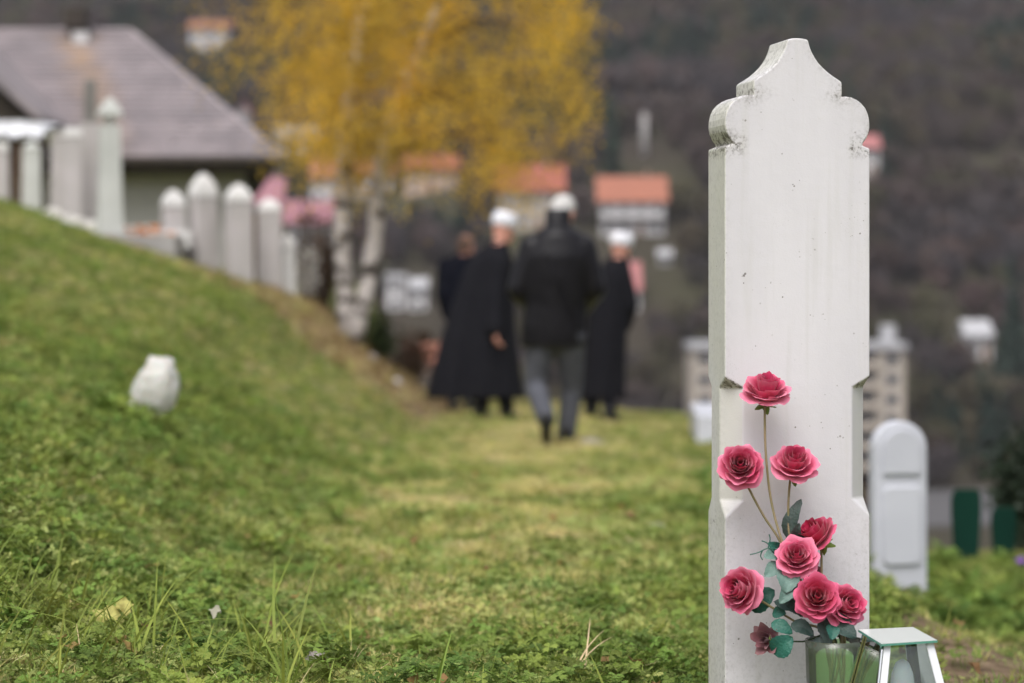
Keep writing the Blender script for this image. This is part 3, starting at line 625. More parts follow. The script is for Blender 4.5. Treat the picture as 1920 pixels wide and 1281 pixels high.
# kerbed grave
m_soil = mat('grave_soil', (.10, .07, .05), (.2, .15, .11), scale=9, rough=1, bump=1)
m_wfl = mat('white_petals', (.75, .73, .70), rough=.8); m_ofl = mat('orange_petals', (.65, .22, .05), rough=.8)
def white_kerb():
    xl, xr = W(78, 0, 22.6).x, W(196, 0, 22.6).x; za, zb_ = W(0, 397, 22.6).z, W(0, 418, 22.6).z
    o = MB().rings([[(xl, y, za - .7), (xr, y, zb_ - .7), (xr, y, zb_), (xl, y, za)] for y in (22.5, 22.72)]).build('stone_kerb', m_mar, None); tag(o, 'pale sloping stone kerb left of the conical pillar, white flowers before it', 'kerb')
    for q, (px, py, nn) in enumerate(((98, 402, 40), (150, 420, 60), (182, 425, 50))):
        mb = MB(); c = W(px, py, 22.35)
        for _ in range(nn): mb.ell(c + Vector((random.gauss(0, .08), random.gauss(0, .05), random.uniform(-.08, .05))), (.024, .024, .015), 6, 4)
        mb.tube([c - Vector((0, 0, .35)), c], [.05, .08], 8); o = mb.build('flower_pot_bunch', m_wfl, None); tag(o, ('cream flowers at the far left end of the sloping kerb', 'cream flowers before the middle of the sloping kerb', 'cream flowers at the foot of the conical pillar, left side')[q], 'flowers')
white_kerb()
def kerbed():
    Y = 21.5; s = FPX / Y; xl, xr = W(140, 0, Y).x, W(330, 0, Y).x; zt = W(0, 440, Y).z; e = empty('kerbed_grave', ((xl + xr) / 2, Y + .8, zt - .3), 'grave with grey concrete kerb and flowers on top, at the crest', 'grave')
    for nme, c, d in (('kerb', ((xl + xr) / 2, Y, zt - .3), (xr - xl, .14, .6)), ('kerb', ((xl + xr) / 2, Y + 1.9, zt - .3), (xr - xl, .14, .6)), ('kerb', (xl + .07, Y + .95, zt - .303), (.14, 1.758, .594)), ('kerb', (xr - .07, Y + .95, zt - .303), (.14, 1.758, .594))):
        MB().box(c, d).build(nme, m_conc, e)
    MB().box(((xl + xr) / 2, Y + .95, zt - .33), (xr - xl - .29, 1.755, .52)).build('bed', m_soil, e)
    MB().box(((xl + xr) / 2 + .32, Y + .7, zt - .03), (.30, .5, .16), .2).build('plinth', m_mar, e)
    for q, (px, m_, nn) in enumerate(((250, m_wfl, 30), (205, m_wfl, 50), (266, m_ofl, 55))):
        c = W(px, 0, Y).x; mb = MB(); yb = Y + .3 + .15 * (q % 2)
        for _ in range(nn):
            a = Vector((c + random.gauss(0, .09), yb + random.gauss(0, .07), zt + random.uniform(-.05, .08))); mb.ell(a, (.022, .022, .014), 6, 4)
        o = mb.build('flower_bunch', m_, None); tag(o, ('orange flowers lying on the kerbed grave' if m_ is m_ofl else ('white flowers between pillar and orange flowers on the kerbed grave', 'white flowers at the foot of the conical pillar on the kerbed grave')[q % 2]), 'flowers')
kerbed()

# ------------------------------------------------------------------ birch
m_birch = mat('birch_bark', (.52, .48, .46), (.06, .05, .042), scale=5, rough=.8, bump=.4, stretch=(1, 1, 1.6), contrast=(.48, .60))
m_twig = mat('birch_twig', (.07, .045, .03), rough=.9)
m_bleaf = leafy('birch_leaf', (.80, .52, .07), (.58, .41, .065), rnd=0, transl=.5, scale=1.3, world=True)
def birch():
    Y = 23.5; b = W(652, 606, Y); b.z = H(b.x, Y) - .05; e = empty('birch_tree', b, 'golden leaved birch with two white trunks at the bank edge', 'tree')
    def pt(px, py, dy): v = W(px, py, Y + dy); return v
    t1 = [pt(655, 618, 0), pt(648, 560, 0), pt(642, 480, .05), pt(642, 400, .1), pt(647, 320, .15), pt(650, 230, .2), pt(665, 100, .2), pt(690, -60, .2), pt(720, -260, .2), pt(740, -500, .1)]
    t2 = [pt(662, 640, -.1), pt(676, 590, -.1), pt(692, 520, -.05), pt(702, 450, 0), pt(708, 380, 0), pt(717, 300, -.1), pt(740, 210, -.2), pt(790, 90, -.3), pt(850, -60, -.4), pt(900, -250, -.4)]
    t1[0].z = H(t1[0].x, t1[0].y) - .1; t2[0].z = H(t2[0].x, t2[0].y) - .1
    MB().tube(t1, [.13, .09, .082, .082, .08, .09, .07, .055, .035, .015], 12).build('trunk', m_birch, e, True)
    MB().tube(t2, [.08, .075, .085, .082, .08, .075, .07, .055, .035, .015], 12).build('trunk', m_birch, e, True)
    br = MB(); V = []; F = []; starts = t1[5:] + t2[5:]
    def leafcloud(c, n, spread, drop):
        for _ in range(n):
            q = Vector((c.x + random.gauss(0, spread), c.y + random.gauss(0, spread), c.z - abs(random.gauss(0, drop)) + random.gauss(0, spread * .5)))
            u = Vector((random.gauss(0, 1), random.gauss(0, 1), random.gauss(0, 1))).normalized(); v = u.cross(Vector((random.gauss(0, 1), random.gauss(0, 1), random.gauss(0, 1)))).normalized(); s = random.uniform(.012, .026)
            k = len(V); V.extend([q - u * s, q + v * s * .75, q + u * s, q - v * s * .75]); F.append((k, k + 1, k + 2, k + 3))
    # crown outline in metres about the tree: (x, zlow, zhigh)
    ox = [490, 525, 600, 700, 800, 900, 960, 1020, 1080, 1120, 1160]; olow = [160, 235, 290, 300, 300, 325, 330, 290, 220, 150, 60]
    cnt = 0
    while cnt < 540:
        px = random.uniform(490, 1100); lo = np.interp(px, ox, olow); hi = -560 + abs(px - 800) * .9; py = random.uniform(hi, lo)
        if py > -150 and random.random() < .0: continue
        dyr = 1.5 * math.sqrt(max(0.05, 1 - ((px - 810) / 400) ** 2)); dy = random.uniform(-dyr, dyr); c = W(px, py, Y + dy)
        if noise.noise(c * 1.5) < -.16: continue
        cnt += 1; leafcloud(c, 85 if py > -80 else 50, .11, .26)
        if cnt % 4 == 0:
            st = min(starts, key=lambda s_: (s_ - c).length + (2 if s_.z > c.z + .2 else 0)); mid = (st + c) / 2 + Vector((0, 0, .22)); br.tube([st, mid, c + Vector((0, 0, .05)), c - Vector((0, 0, .22))], [.016, .009, .005, .002], 4)
    # thin wisps on the left
    for _ in range(36):
        c = W(random.uniform(350, 500), random.uniform(-120, 130), Y + random.uniform(-.5, .5)); leafcloud(c, 14, .13, .2); st = t1[7]; br.tube([st, (st + c) / 2 + Vector((0, 0, .2)), c], [.015, .008, .002], 4)
    for _ in range(12):
        c = W(random.uniform(640, 730), random.uniform(300, 380), Y + random.uniform(-.3, .3)); leafcloud(c, 16, .05, .12)
    for _ in range(60):
        c = W(random.uniform(590, 860), random.uniform(-80, 265), Y - random.uniform(.35, 1.1)); leafcloud(c, 100, .10, .16)
    br.build('branches', m_twig, e); o = obj('crown', V, F, m_bleaf, e, False)
birch()
def twig_bush(name, px, py, Y, wd, ht, n, m, label, leafm=None, nl=0, cat='shrub'):
    c = W(px, py, Y); z = H(c.x, Y); e = empty(name, (c.x, Y, z), label, cat); mb = MB(); V = []; F = []
    for _ in range(n):
        a = random.uniform(0, 6.28); r = random.uniform(.2, 1) * wd; tip = Vector((c.x + r * math.cos(a), Y + r * math.sin(a) * .6, z + ht * random.uniform(.5, 1))); b = Vector((c.x + r * .2 * math.cos(a), Y + r * .15 * math.sin(a), z - .05))
        mb.tube([b, b.lerp(tip, .5) + Vector((0, 0, ht * .12)), tip], [.008, .005, .0015], 4)
        for _ in range(nl // n):
            q = b.lerp(tip, random.uniform(.3, 1.05)) + Vector((random.gauss(0, .05), random.gauss(0, .05), random.gauss(0, .05))); u = Vector((random.gauss(0, 1), random.gauss(0, 1), random.gauss(0, 1))).normalized(); v = u.cross(Vector((random.gauss(0, 1), 1, random.gauss(0, 1)))).normalized(); s = random.uniform(.012, .03)
            k = len(V); V.extend([q - u * s, q + v * s * .7, q + u * s, q - v * s * .7]); F.append((k, k + 1, k + 2, k + 3))
    mb.build('stems', m, e)
    if V: obj('foliage', V, F, leafm, e, False)
    return e
m_brush = leafy('brush_leaf', (.11, .065, .04), (.07, .05, .03), rnd=0, transl=.2); m_green = leafy('shrub_leaf', (.05, .085, .02), (.03, .05, .02), rnd=0, transl=.25)
twig_bush('brown_shrub', 600, 560, 24.2, .34, 1.0, 60, m_twig, 'tangled brown shrub left of the birch trunks', m_brush, 1500)
twig_bush('green_shrub', 712, 600, 24.6, .20, .5, 26, m_twig, 'low green shrub at the right foot of the birch', m_green, 900)
twig_bush('white_flowering_bush', 572, 500, 23.8, .14, .5, 30, m_twig, 'small bush with white blossoms between the last gravestone and brown shrub', leafy('white_blossom', (.6, .58, .55), rnd=0), 420)
twig_bush('brown_weeds', 768, 650, 25.5, .30, .62, 40, m_twig, 'rusty brown weeds between birch and the long coat', m_brush, 900)
twig_bush('dark_shrub', 1928, 1040, 13.2, .17, .66, 40, m_twig, 'dark green shrub at the right edge beside a green grave board', leafy('yew_leaf', (.018, .03, .016), rnd=0, transl=.1), 3600)

# ------------------------------------------------------------------ right hand graves
m_white_st = mat('white_painted_stone', (.50, .51, .56), (.44, .45, .50), scale=3, rough=.65, bump=.1)
def round_stone():
    Y = 10.0; s = FPX / Y; rz = R(12); x0, x1 = (1633 - 960) / s, (1745 - 960) / s; cx = (x0 + x1) / 2 + .003; zt = W(0, 790, Y).z; zb = H(cx, Y) - .12; w_ = .232; t = .085
    e = empty('rounded_gravestone', (cx, Y, zb + .12), 'white rounded gravestone with two recessed panels behind the tall one', 'gravestone')
    def arch(hw, z0, z1, yo, rnd=.98, n=14):
        P = [(-hw, z0), (hw, z0)]; r = hw * rnd
        for i in range(n + 1): a = math.pi * i / n; P.append((r * math.cos(a) * (hw / r), z1 - r + r * math.sin(a)))
        return P
    def ext(P, ya, yb, name, m, bev=.006):
        def tr(x, y, z): return (cx + x * math.cos(rz) - y * math.sin(rz), Y + x * math.sin(rz) + y * math.cos(rz), z)
        mb = MB(); mb.rings([[tr(x, ya, z) for x, z in P], [tr(x, yb, z) for x, z in P]]); o = mb.build(name, m, e)
        bm = o.modifiers.new('b', 'BEVEL'); bm.width = bev; bm.segments = 3; bm.limit_method = 'ANGLE'; bm.angle_limit = R(40); apply(o); return o
    ext(arch(w_ / 2, zb, zt, 0), 0, t, 'slab', m_white_st, .016)
    hw = .083
    def rr(x0_, x1_, z0_, z1_, r, n=5):
        P = []
        for cx_, cz_, a0 in ((x1_ - r, z0_ + r, -90), (x1_ - r, z1_ - r, 0), (x0_ + r, z1_ - r, 90), (x0_ + r, z0_ + r, 180)):
            for i in range(n + 1): a = R(a0 + 90 * i / n); P.append((cx_ + r * math.cos(a), cz_ + r * math.sin(a)))
        return P
    ext(rr(-hw, hw, W(0, 1060, Y).z, W(0, 912, Y).z, .03), -.014, .004, 'panel', m_white_st, .007)
    top = [(-hw, W(0, 890, Y).z), (hw, W(0, 890, Y).z)] + [(hw * math.cos(math.pi * i / 14), zt - .03 - hw + hw * math.sin(math.pi * i / 14)) for i in range(15)]
    ext(top, -.014, .004, 'panel', m_white_st, .007)
round_stone()
m_gb = mat('green_painted_wood', (.004, .030, .020), (.003, .022, .015), scale=6, spec=.12, rough=.8, bump=.3, stretch=(1, 1, .2))
def board(px0, px1, top, base, Y, label):
    s = FPX / Y; cx = ((px0 + px1) / 2 - 960) / s; w_ = (px1 - px0) / s; zt = W(0, top, Y).z; zb = min(W(0, base, Y).z, H(cx, Y)) - .08; P = []
    for u, v in ((-.36, 0), (.36, 0), (.5, .72), (.5, .9), (.38, 1.0), (-.38, 1.0), (-.5, .9), (-.5, .72)): P.append((cx + u * w_, zb + (zt - zb) * v))
    o = MB().rings([[(x, Y, z) for x, z in P], [(x, Y + .035, z) for x, z in P]]).build('grave_board', m_gb, None); tag(o, label, 'grave marker', 'green wooden grave boards')
    m = o.modifiers.new('b', 'BEVEL'); m.width = .004; apply(o)
board(1785, 1840, 918, 1045, 12.4, 'larger dark green wooden grave board, nearer the rounded gravestone')
board(1860, 1906, 952, 1047, 12.6, 'smaller dark green wooden grave board beside the dark shrub')
c = W(1312, 798, 19.5); z = H(1.62, 19.5)
o = MB().box((2.0, 20.1, -.12), (.98, 2.4, .40), R(-3)).build('grave_slab', m_white_st, None); tag(o, 'white grave slab at the lawn edge left of the tall gravestone', 'grave slab')
pf = MB(); c = W(1914, 1052, 11.6)
for _ in range(14): pf.ell((c.x + random.gauss(0, .012), 11.6 + random.gauss(0, .02), c.z + random.gauss(0, .012)), (.009, .009, .006), 6, 4)
o = pf.build('purple_flowers', mat('purple_petals', (.25, .07, .5), rough=.8), None); tag(o, 'tiny purple flowers in the weeds at the right edge', 'flowers')

# small stones and litter on the lawn
def rock(name, px, py, Y, r, m, label, cat, dz=0, seed=0):
    c = W(px, py, Y); c.z = H(c.x, Y) + dz; mb = MB(); mb.ell(c, r, 16, 10); V = []
    for v in mb.V:
        d = Vector(v) - c; k = 1 + .28 * noise.noise(d.normalized() * 1.6 + Vector((seed, 0, 0))) + .1 * noise.noise(d.normalized() * 5 + Vector((seed, 3, 0))); V.append(c + d * k)
    o = obj(name, V, mb.F, m, None); return tag(o, label, cat)
m_yl = leafy('yellow_leaf', (.60, .56, .18), (.30, .26, .07), rnd=0, scale=70); m_pl = leafy('pale_leaf', (.45, .43, .34), rnd=0); m_br = leafy('dead_leaf', (.25, .12, .07), rnd=0)
m_rock = mat('pale_rock', (.36, .32, .30), (.24, .21, .20), scale=20, rough=.95, bump=.5)
rock('flat_stone', 1105, 838, 16.5, (.10, .12, .03), m_rock, 'flat pale stone on the grass beside the walking shoe', 'stone', .01, 1)
rock('pale_stone', 594, 1208, 4.62, (.022, .03, .016), m_rock, 'small pale stone among clover at the bottom', 'stone', .035, 2)
rock('grey_stone', 1230, 1053, 8.6, (.04, .05, .018), m_mar3, 'small dark grey stone lying on lawn near tall gravestone', 'stone', .02, 3)
rock('white_pebble', 695, 683, 23.0, (.06, .06, .04), m_rock, 'pale pebble on the bare bank below the birch', 'stone', .03, 4)
rock('white_pebble', 742, 706, 22.6, (.06, .06, .045), m_mar2, 'small white lump at the foot of the bank beyond birch', 'stone', .03, 5)
for (px_, py_, cc_, lb_, a_) in ((200, 1152, m_yl, 'larger yellowed leaf lying in clover at bottom left', .4), (234, 1136, m_yl, 'smaller pale yellow leaf beside the larger one', 1.3), (404, 1146, m_pl, 'whitish dry leaf in the foreground grass', .8), (1180, 1010, m_br, 'brown dead leaf on the lawn left of the tall gravestone', .2)):
    Yl = 4.75 if px_ < 500 else 9.4; c = W(px_, py_, Yl); c.z = max(H(c.x, Yl) + .03, c.z); V = []; F = []; nseg = 26; L0 = .030 if px_ == 200 else (.014 if px_ == 404 else .022)
    V.append(c + Vector((0, 0, .004)))
    for i in range(nseg):
        a = 2 * math.pi * i / nseg; r = L0 * (.75 + .25 * abs(math.cos(2.5 * a))) * (1 if i % 2 else .86); V.append(c + Vector((r * math.cos(a + a_), r * math.sin(a + a_) * .35 - .003, r * math.sin(a + a_) * .62 + .006 * math.sin(3 * a))))
    F = [(0, 1 + i, 1 + (i + 1) % nseg) for i in range(nseg)]
    o = obj('fallen_leaf', V, F, cc_, None, True); tag(o, lb_, 'leaf')
# crumpled plastic bag
m_bag = mat('white_plastic_film', (.74, .73, .71), (.58, .57, .53), scale=14, rough=.4, bump=1, bscale=34, sss=.2)
m_bag.node_tree.nodes['Principled BSDF'].inputs['Transmission Weight'].default_value = .3
def bag():
    Y = 9.2; s = FPX / Y; c = W(281, 725, Y); z0 = W(0, 775, Y).z; mb = MB(); mb.ell((0, 0, 0), (1, 1, 1), 40, 26); V = []
    for v in mb.V:
        d = Vector(v).normalized(); u = d.z * .5 + .5
        wx = .108 * (1 - (.02 if d.x > 0 else .70) * u ** 1.3)
        k = 1 + .07 * noise.noise(d * 2.2) - .10 * abs(noise.noise(Vector((d.x * 5, d.y * 5, d.z * 2)) + Vector((4, 0, 0)))) - .05 * abs(noise.noise(d * 11)) + .04 * (u > .9)
        p_ = Vector((math.copysign(abs(d.x) ** .75, d.x) * wx * k + .010 * u + .010 * noise.noise(d * 3.1), d.y * .075 * k, (math.copysign(abs(d.z) ** .8, d.z) * .5 + .5) * (W(0, 668, Y).z - z0) * k - .01 + .012 * d.x * u + .012 * noise.noise(d * 4.3) * u)); V.append(Vector((c.x, Y, z0)) + p_)
    o = obj('plastic_bag', V, mb.F, m_bag, None); tag(o, 'crumpled white plastic bag lying on the grassy bank', 'bag')
bag()

# ------------------------------------------------------------------ tall gravestone in focus
def stone_material():
    m = bpy.data.materials.new('weathered_white_stone'); m.use_nodes = True; t = m.node_tree; p = t.nodes['Principled BSDF']; p.inputs['Roughness'].default_value = .55; p.inputs['Specular IOR Level'].default_value = .35
    tc = t.nodes.new('ShaderNodeTexCoord'); L = t.links
    def noi(sc, d=6, st=(1, 1, 1), rgh=.5):
        mp = t.nodes.new('ShaderNodeMapping'); mp.inputs['Scale'].default_value = st; L.new(tc.outputs['Object'], mp.inputs[0])
        n = t.nodes.new('ShaderNodeTexNoise'); n.inputs['Scale'].default_value = sc; n.inputs['Detail'].default_value = d; n.inputs['Roughness'].default_value = rgh; L.new(mp.outputs[0], n.inputs['Vector']); return n.outputs[0]
    def mr(s, a, b, c=0., d=1.):
        r = t.nodes.new('ShaderNodeMapRange'); r.inputs[1].default_value = a; r.inputs[2].default_value = b; r.inputs[3].default_value = c; r.inputs[4].default_value = d; L.new(s, r.inputs[0]); return r.outputs[0]
    def ma(op, a, b):
        x = t.nodes.new('ShaderNodeMath'); x.operation = op; x.use_clamp = op in ('ADD',)
        for i, v in enumerate((a, b)):
            if isinstance(v, (int, float)): x.inputs[i].default_value = v
            else: L.new(v, x.inputs[i])
        return x.outputs[0]
    def mix(f, a, b):
        x = t.nodes.new('ShaderNodeMix'); x.data_type = 'RGBA'
        for s, v in ((0, f), (6, a), (7, b)):
            if isinstance(v, tuple): x.inputs[s].default_value = (*v, 1)
            else: L.new(v, x.inputs[s])
        return x.outputs[2]
    def attr(n): a = t.nodes.new('ShaderNodeAttribute'); a.attribute_name = n; return a.outputs['Fac']
    base = mix(mr(noi(6, 8, (1, 1, .25)), .4, .62), (.645, .63, .665), (.59, .575, .61))
    base = mix(mr(noi(30, 4, (1.2, 1.2, .08)), .55, .75, 0, .5), base, (.52, .51, .50))
    base = mix(ma('MULTIPLY', attr('side'), mr(noi(5, 5, (1, 1, .3)), .3, .6, .45, .95)), base, (.56, .555, .50))   # algae tint on side faces
    # lichen / dirt near arrises and ledges
    geo = t.nodes.new('ShaderNodeNewGeometry')
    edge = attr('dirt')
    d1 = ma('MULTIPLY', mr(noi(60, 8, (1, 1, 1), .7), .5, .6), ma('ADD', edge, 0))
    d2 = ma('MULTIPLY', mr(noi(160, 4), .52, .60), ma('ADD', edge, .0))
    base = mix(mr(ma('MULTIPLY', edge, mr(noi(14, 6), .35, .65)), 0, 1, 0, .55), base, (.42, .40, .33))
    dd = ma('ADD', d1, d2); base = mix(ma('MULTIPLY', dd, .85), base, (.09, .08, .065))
    # scattered specks
    v = t.nodes.new('ShaderNodeTexVoronoi'); v.inputs['Scale'].default_value = 120; L.new(tc.outputs['Object'], v.inputs['Vector'])
    sp = ma('MULTIPLY', ma('LESS_THAN', v.outputs['Distance'], mr(noi(55, 2), .50, .8, .0, .38)), mr(noi(11, 3), .50, .60))
    base = mix(ma('MULTIPLY', sp, .8), base, (.12, .105, .09))
    v2 = t.nodes.new('ShaderNodeTexVoronoi'); v2.inputs['Scale'].default_value = 300; L.new(tc.outputs['Object'], v2.inputs['Vector'])
    sp2 = ma('MULTIPLY', ma('LESS_THAN', v2.outputs['Distance'], .17), mr(noi(10, 4, (1, 1, .5)), .56, .7))
    base = mix(ma('MULTIPLY', sp2, .7), base, (.25, .23, .2))
    L.new(base, p.inputs['Base Color'])
    b = t.nodes.new('ShaderNodeBump'); b.inputs['Strength'].default_value = .35; b.inputs['Distance'].default_value = .002; L.new(ma('ADD', noi(45, 6), ma('MULTIPLY', noi(350, 3), .3)), b.inputs['Height']); L.new(b.outputs[0], p.inputs['Normal'])
    return m
ST_Y = 4.36; ST_RZ = R(12); ST_S = FPX / ST_Y; ST_C = Vector(((1496 - 960) / ST_S, ST_Y, 0)); ST_T = .105
def ts(x, y, z):
    return Vector((ST_C.x + x * math.cos(ST_RZ) - y * math.sin(ST_RZ), ST_C.y + x * math.sin(ST_RZ) + y * math.cos(ST_RZ), z))
def tall_stone():
    k = 1.014 / (ST_S * math.cos(ST_RZ)); zz = lambda py: CZ + (HOR - py) / ST_S
    half = [(0, 71.5), (10, 72), (19.5, 74.5), (21, 80), (24, 90), (28, 99), (33, 108), (40, 118), (49, 127), (60, 136.5), (71, 144), (79, 149), (84, 153), (84.5, 166), (84, 180), (93, 179.5), (103, 181), (113, 185.5), (122, 192), (129.5, 201), (134.5, 212), (137, 224), (137.5, 236), (135.5, 248), (131, 258), (125.5, 266), (123, 271), (129, 273.5), (137.5, 277), (137.5, 290)]
    pts = [(u * k, zz(v)) for u, v in half] + [(137.5 * k, .05)]
    P = pts + [(-a, b) for a, b in reversed(pts[1:])]
    mb = MB(); mb.rings([[(x, ST_T, z) for x, z in P], [(x, 0, z) for x, z in P]][::-1]); V, F = mb.V, mb.F
    o = obj('tall_gravestone', V, F, None, None, False)
    zt, zb, c, tr = zz(706), zz(972), .034, .034
    cut = MB()
    for sx in (-1, 1):
        for sy in (0, 1):
            X = sx * 137.5 * k; Yy = sy * ST_T; dx, dy = -sx, (1 if sy == 0 else -1); e_ = .004
            def tri(z, cc):
                return [(X - dx * e_, Yy - dy * e_, z), (X + dx * (cc + e_) if cc > 0 else X - dx * e_ * .9, Yy - dy * e_, z), (X - dx * e_, Yy + dy * (cc + e_) if cc > 0 else Yy - dy * e_ * .9, z)]
            cx_ = c * (.62 if sy == 1 else 1)
            rs = [tri(zb - .004, -1), tri(zb + tr, cx_ * 1.0), tri(zt - tr * .6, cx_), tri(zt + .004, -1)]
            if (sx > 0) ^ (sy > 0): rs = [r[::-1] for r in rs]
            cut.rings(rs)
    co = cut.build('cutter', None, None)
    bm_ = bmesh.new(); bm_.from_mesh(co.data); bmesh.ops.recalc_face_normals(bm_, faces=bm_.faces); bm_.to_mesh(co.data); bm_.free()
    bm_ = bmesh.new(); bm_.from_mesh(o.data); bmesh.ops.recalc_face_normals(bm_, faces=bm_.faces); bm_.to_mesh(o.data); bm_.free()
    b = o.modifiers.new('bo', 'BOOLEAN'); b.operation = 'DIFFERENCE'; b.object = co; b.solver = 'EXACT'; apply(o)
    bpy.data.objects.remove(co)
    bv = o.modifiers.new('bv', 'BEVEL'); bv.width = .0028; bv.segments = 2; bv.limit_method = 'ANGLE'; bv.angle_limit = R(24); bv.harden_normals = False; apply(o)
    # refine by slicing so that wear masks have vertices to sit on
    bm_ = bmesh.new(); bm_.from_mesh(o.data)
    for z in np.arange(.06, 1.48, .012): bmesh.ops.bisect_plane(bm_, geom=bm_.verts[:] + bm_.edges[:] + bm_.faces[:], plane_co=(0, 0, float(z)), plane_no=(0, 0, 1))
    for x in np.linspace(-.135, .135, 19): bmesh.ops.bisect_plane(bm_, geom=bm_.verts[:] + bm_.edges[:] + bm_.faces[:], plane_co=(float(x), 0, 0), plane_no=(1, 0, 0))
    for y in (.02, .05, .08): bmesh.ops.bisect_plane(bm_, geom=bm_.verts[:] + bm_.edges[:] + bm_.faces[:], plane_co=(0, y, 0), plane_no=(0, 1, 0))
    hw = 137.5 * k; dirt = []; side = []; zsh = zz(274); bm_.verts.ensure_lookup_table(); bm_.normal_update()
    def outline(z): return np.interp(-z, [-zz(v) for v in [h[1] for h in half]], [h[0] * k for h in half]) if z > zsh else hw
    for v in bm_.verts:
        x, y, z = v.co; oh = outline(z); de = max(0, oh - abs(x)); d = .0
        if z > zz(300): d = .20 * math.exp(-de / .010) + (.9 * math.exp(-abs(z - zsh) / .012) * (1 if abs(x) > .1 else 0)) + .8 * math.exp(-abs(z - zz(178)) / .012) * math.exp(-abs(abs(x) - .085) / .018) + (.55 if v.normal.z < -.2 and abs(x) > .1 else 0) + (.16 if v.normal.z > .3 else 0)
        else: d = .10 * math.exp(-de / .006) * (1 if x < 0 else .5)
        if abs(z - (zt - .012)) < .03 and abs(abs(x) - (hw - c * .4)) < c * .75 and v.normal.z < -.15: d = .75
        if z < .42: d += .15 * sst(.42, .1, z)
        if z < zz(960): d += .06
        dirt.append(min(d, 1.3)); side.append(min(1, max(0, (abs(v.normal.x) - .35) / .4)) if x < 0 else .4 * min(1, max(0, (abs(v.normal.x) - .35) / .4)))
    bm_.to_mesh(o.data); bm_.free(); me = o.data
    for nme, arr in (('dirt', dirt), ('side', side)):
        a = me.attributes.new(nme, 'FLOAT', 'POINT'); a.data.foreach_set('value', np.array(arr, np.float32))
    me.materials.clear(); me.materials.append(stone_material())
    o.location = (ST_C.x, ST_C.y, 0); o.rotation_euler = (0, 0, ST_RZ)
    tag(o, 'tall white weathered gravestone with ogee head and chamfered edges, roses before it', 'gravestone'); return o
tall_stone()
gl = MB().box((ts(.05, -.22, 0).x, ts(.05, -.22, 0).y, .12), (.50, .42, .14), ST_RZ).build('grave_ledge', m_conc, None); tag(gl, 'low concrete ledge at the foot of the tall gravestone under the vase', 'ledge')
LEDGE = .19

# ------------------------------------------------------------------ roses
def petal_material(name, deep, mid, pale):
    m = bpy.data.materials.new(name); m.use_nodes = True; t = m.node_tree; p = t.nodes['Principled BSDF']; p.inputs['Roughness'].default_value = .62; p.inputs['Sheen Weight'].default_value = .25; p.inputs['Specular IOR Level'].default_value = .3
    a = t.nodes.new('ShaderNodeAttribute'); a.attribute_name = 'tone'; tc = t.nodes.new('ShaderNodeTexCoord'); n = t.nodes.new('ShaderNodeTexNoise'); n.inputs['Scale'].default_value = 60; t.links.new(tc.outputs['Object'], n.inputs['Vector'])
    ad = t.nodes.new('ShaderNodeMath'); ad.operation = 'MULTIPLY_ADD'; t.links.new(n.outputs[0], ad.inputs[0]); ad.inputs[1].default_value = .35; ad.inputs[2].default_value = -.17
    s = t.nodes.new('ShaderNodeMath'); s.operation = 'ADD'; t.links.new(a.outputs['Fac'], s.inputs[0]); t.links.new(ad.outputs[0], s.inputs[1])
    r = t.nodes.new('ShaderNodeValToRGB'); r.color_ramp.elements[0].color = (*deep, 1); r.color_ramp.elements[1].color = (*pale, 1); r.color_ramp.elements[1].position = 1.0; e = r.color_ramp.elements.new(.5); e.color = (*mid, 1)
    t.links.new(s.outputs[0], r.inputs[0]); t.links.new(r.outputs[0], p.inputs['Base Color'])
    n2 = t.nodes.new('ShaderNodeTexNoise'); n2.inputs['Scale'].default_value = 700; t.links.new(tc.outputs['Object'], n2.inputs['Vector']); b = t.nodes.new('ShaderNodeBump'); b.inputs['Strength'].default_value = .2; b.inputs['Distance'].default_value = .0006; t.links.new(n2.outputs[0], b.inputs['Height']); t.links.new(b.outputs[0], p.inputs['Normal'])
    tr = t.nodes.new('ShaderNodeBsdfTranslucent'); mx = t.nodes.new('ShaderNodeMixShader'); mx.inputs[0].default_value = .22; t.links.new(r.outputs[0], tr.inputs[0]); t.links.new(p.outputs[0], mx.inputs[1]); t.links.new(tr.outputs[0], mx.inputs[2]); t.links.new(mx.outputs[0], t.nodes['Material Output'].inputs[0]); return m
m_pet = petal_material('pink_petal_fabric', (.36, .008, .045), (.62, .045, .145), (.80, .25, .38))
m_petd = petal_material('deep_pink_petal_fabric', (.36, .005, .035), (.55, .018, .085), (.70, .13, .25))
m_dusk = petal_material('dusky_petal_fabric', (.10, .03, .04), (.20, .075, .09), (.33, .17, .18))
m_stem = mat('rose_stem_brown', (.30, .23, .14), (.22, .19, .09), scale=40, rough=.7); m_stemg = mat('rose_stem_green', (.07, .11, .05), (.05, .08, .04), scale=40, rough=.6)
m_sep = mat('sepal_green', (.22, .34, .07), (.14, .24, .05), scale=60, rough=.6)
def leafmat(name, a, b):
    m = mat(name, a, b, scale=30, rough=.5, bump=.25, bscale=240); return m
m_lt = leafmat('leaf_teal', (.012, .085, .065), (.02, .12, .085)); m_ld = leafmat('leaf_dark', (.018, .045, .04), (.03, .06, .05)); m_lp = leafmat('leaf_pale_teal', (.13, .22, .19), (.09, .17, .145)); m_lg = leafmat('leaf_grey', (.05, .075, .07), (.07, .10, .09))
def frame(d, roll=0):
    q = Vector(d).normalized().to_track_quat('Z', 'Y').to_matrix(); return q @ Matrix.Rotation(roll, 3, 'Z')
def bez(p, t): a = (1 - t); return [a ** 3 * p[0][i] + 3 * a * a * t * p[1][i] + 3 * a * t * t * p[2][i] + t ** 3 * p[3][i] for i in (0, 1)]
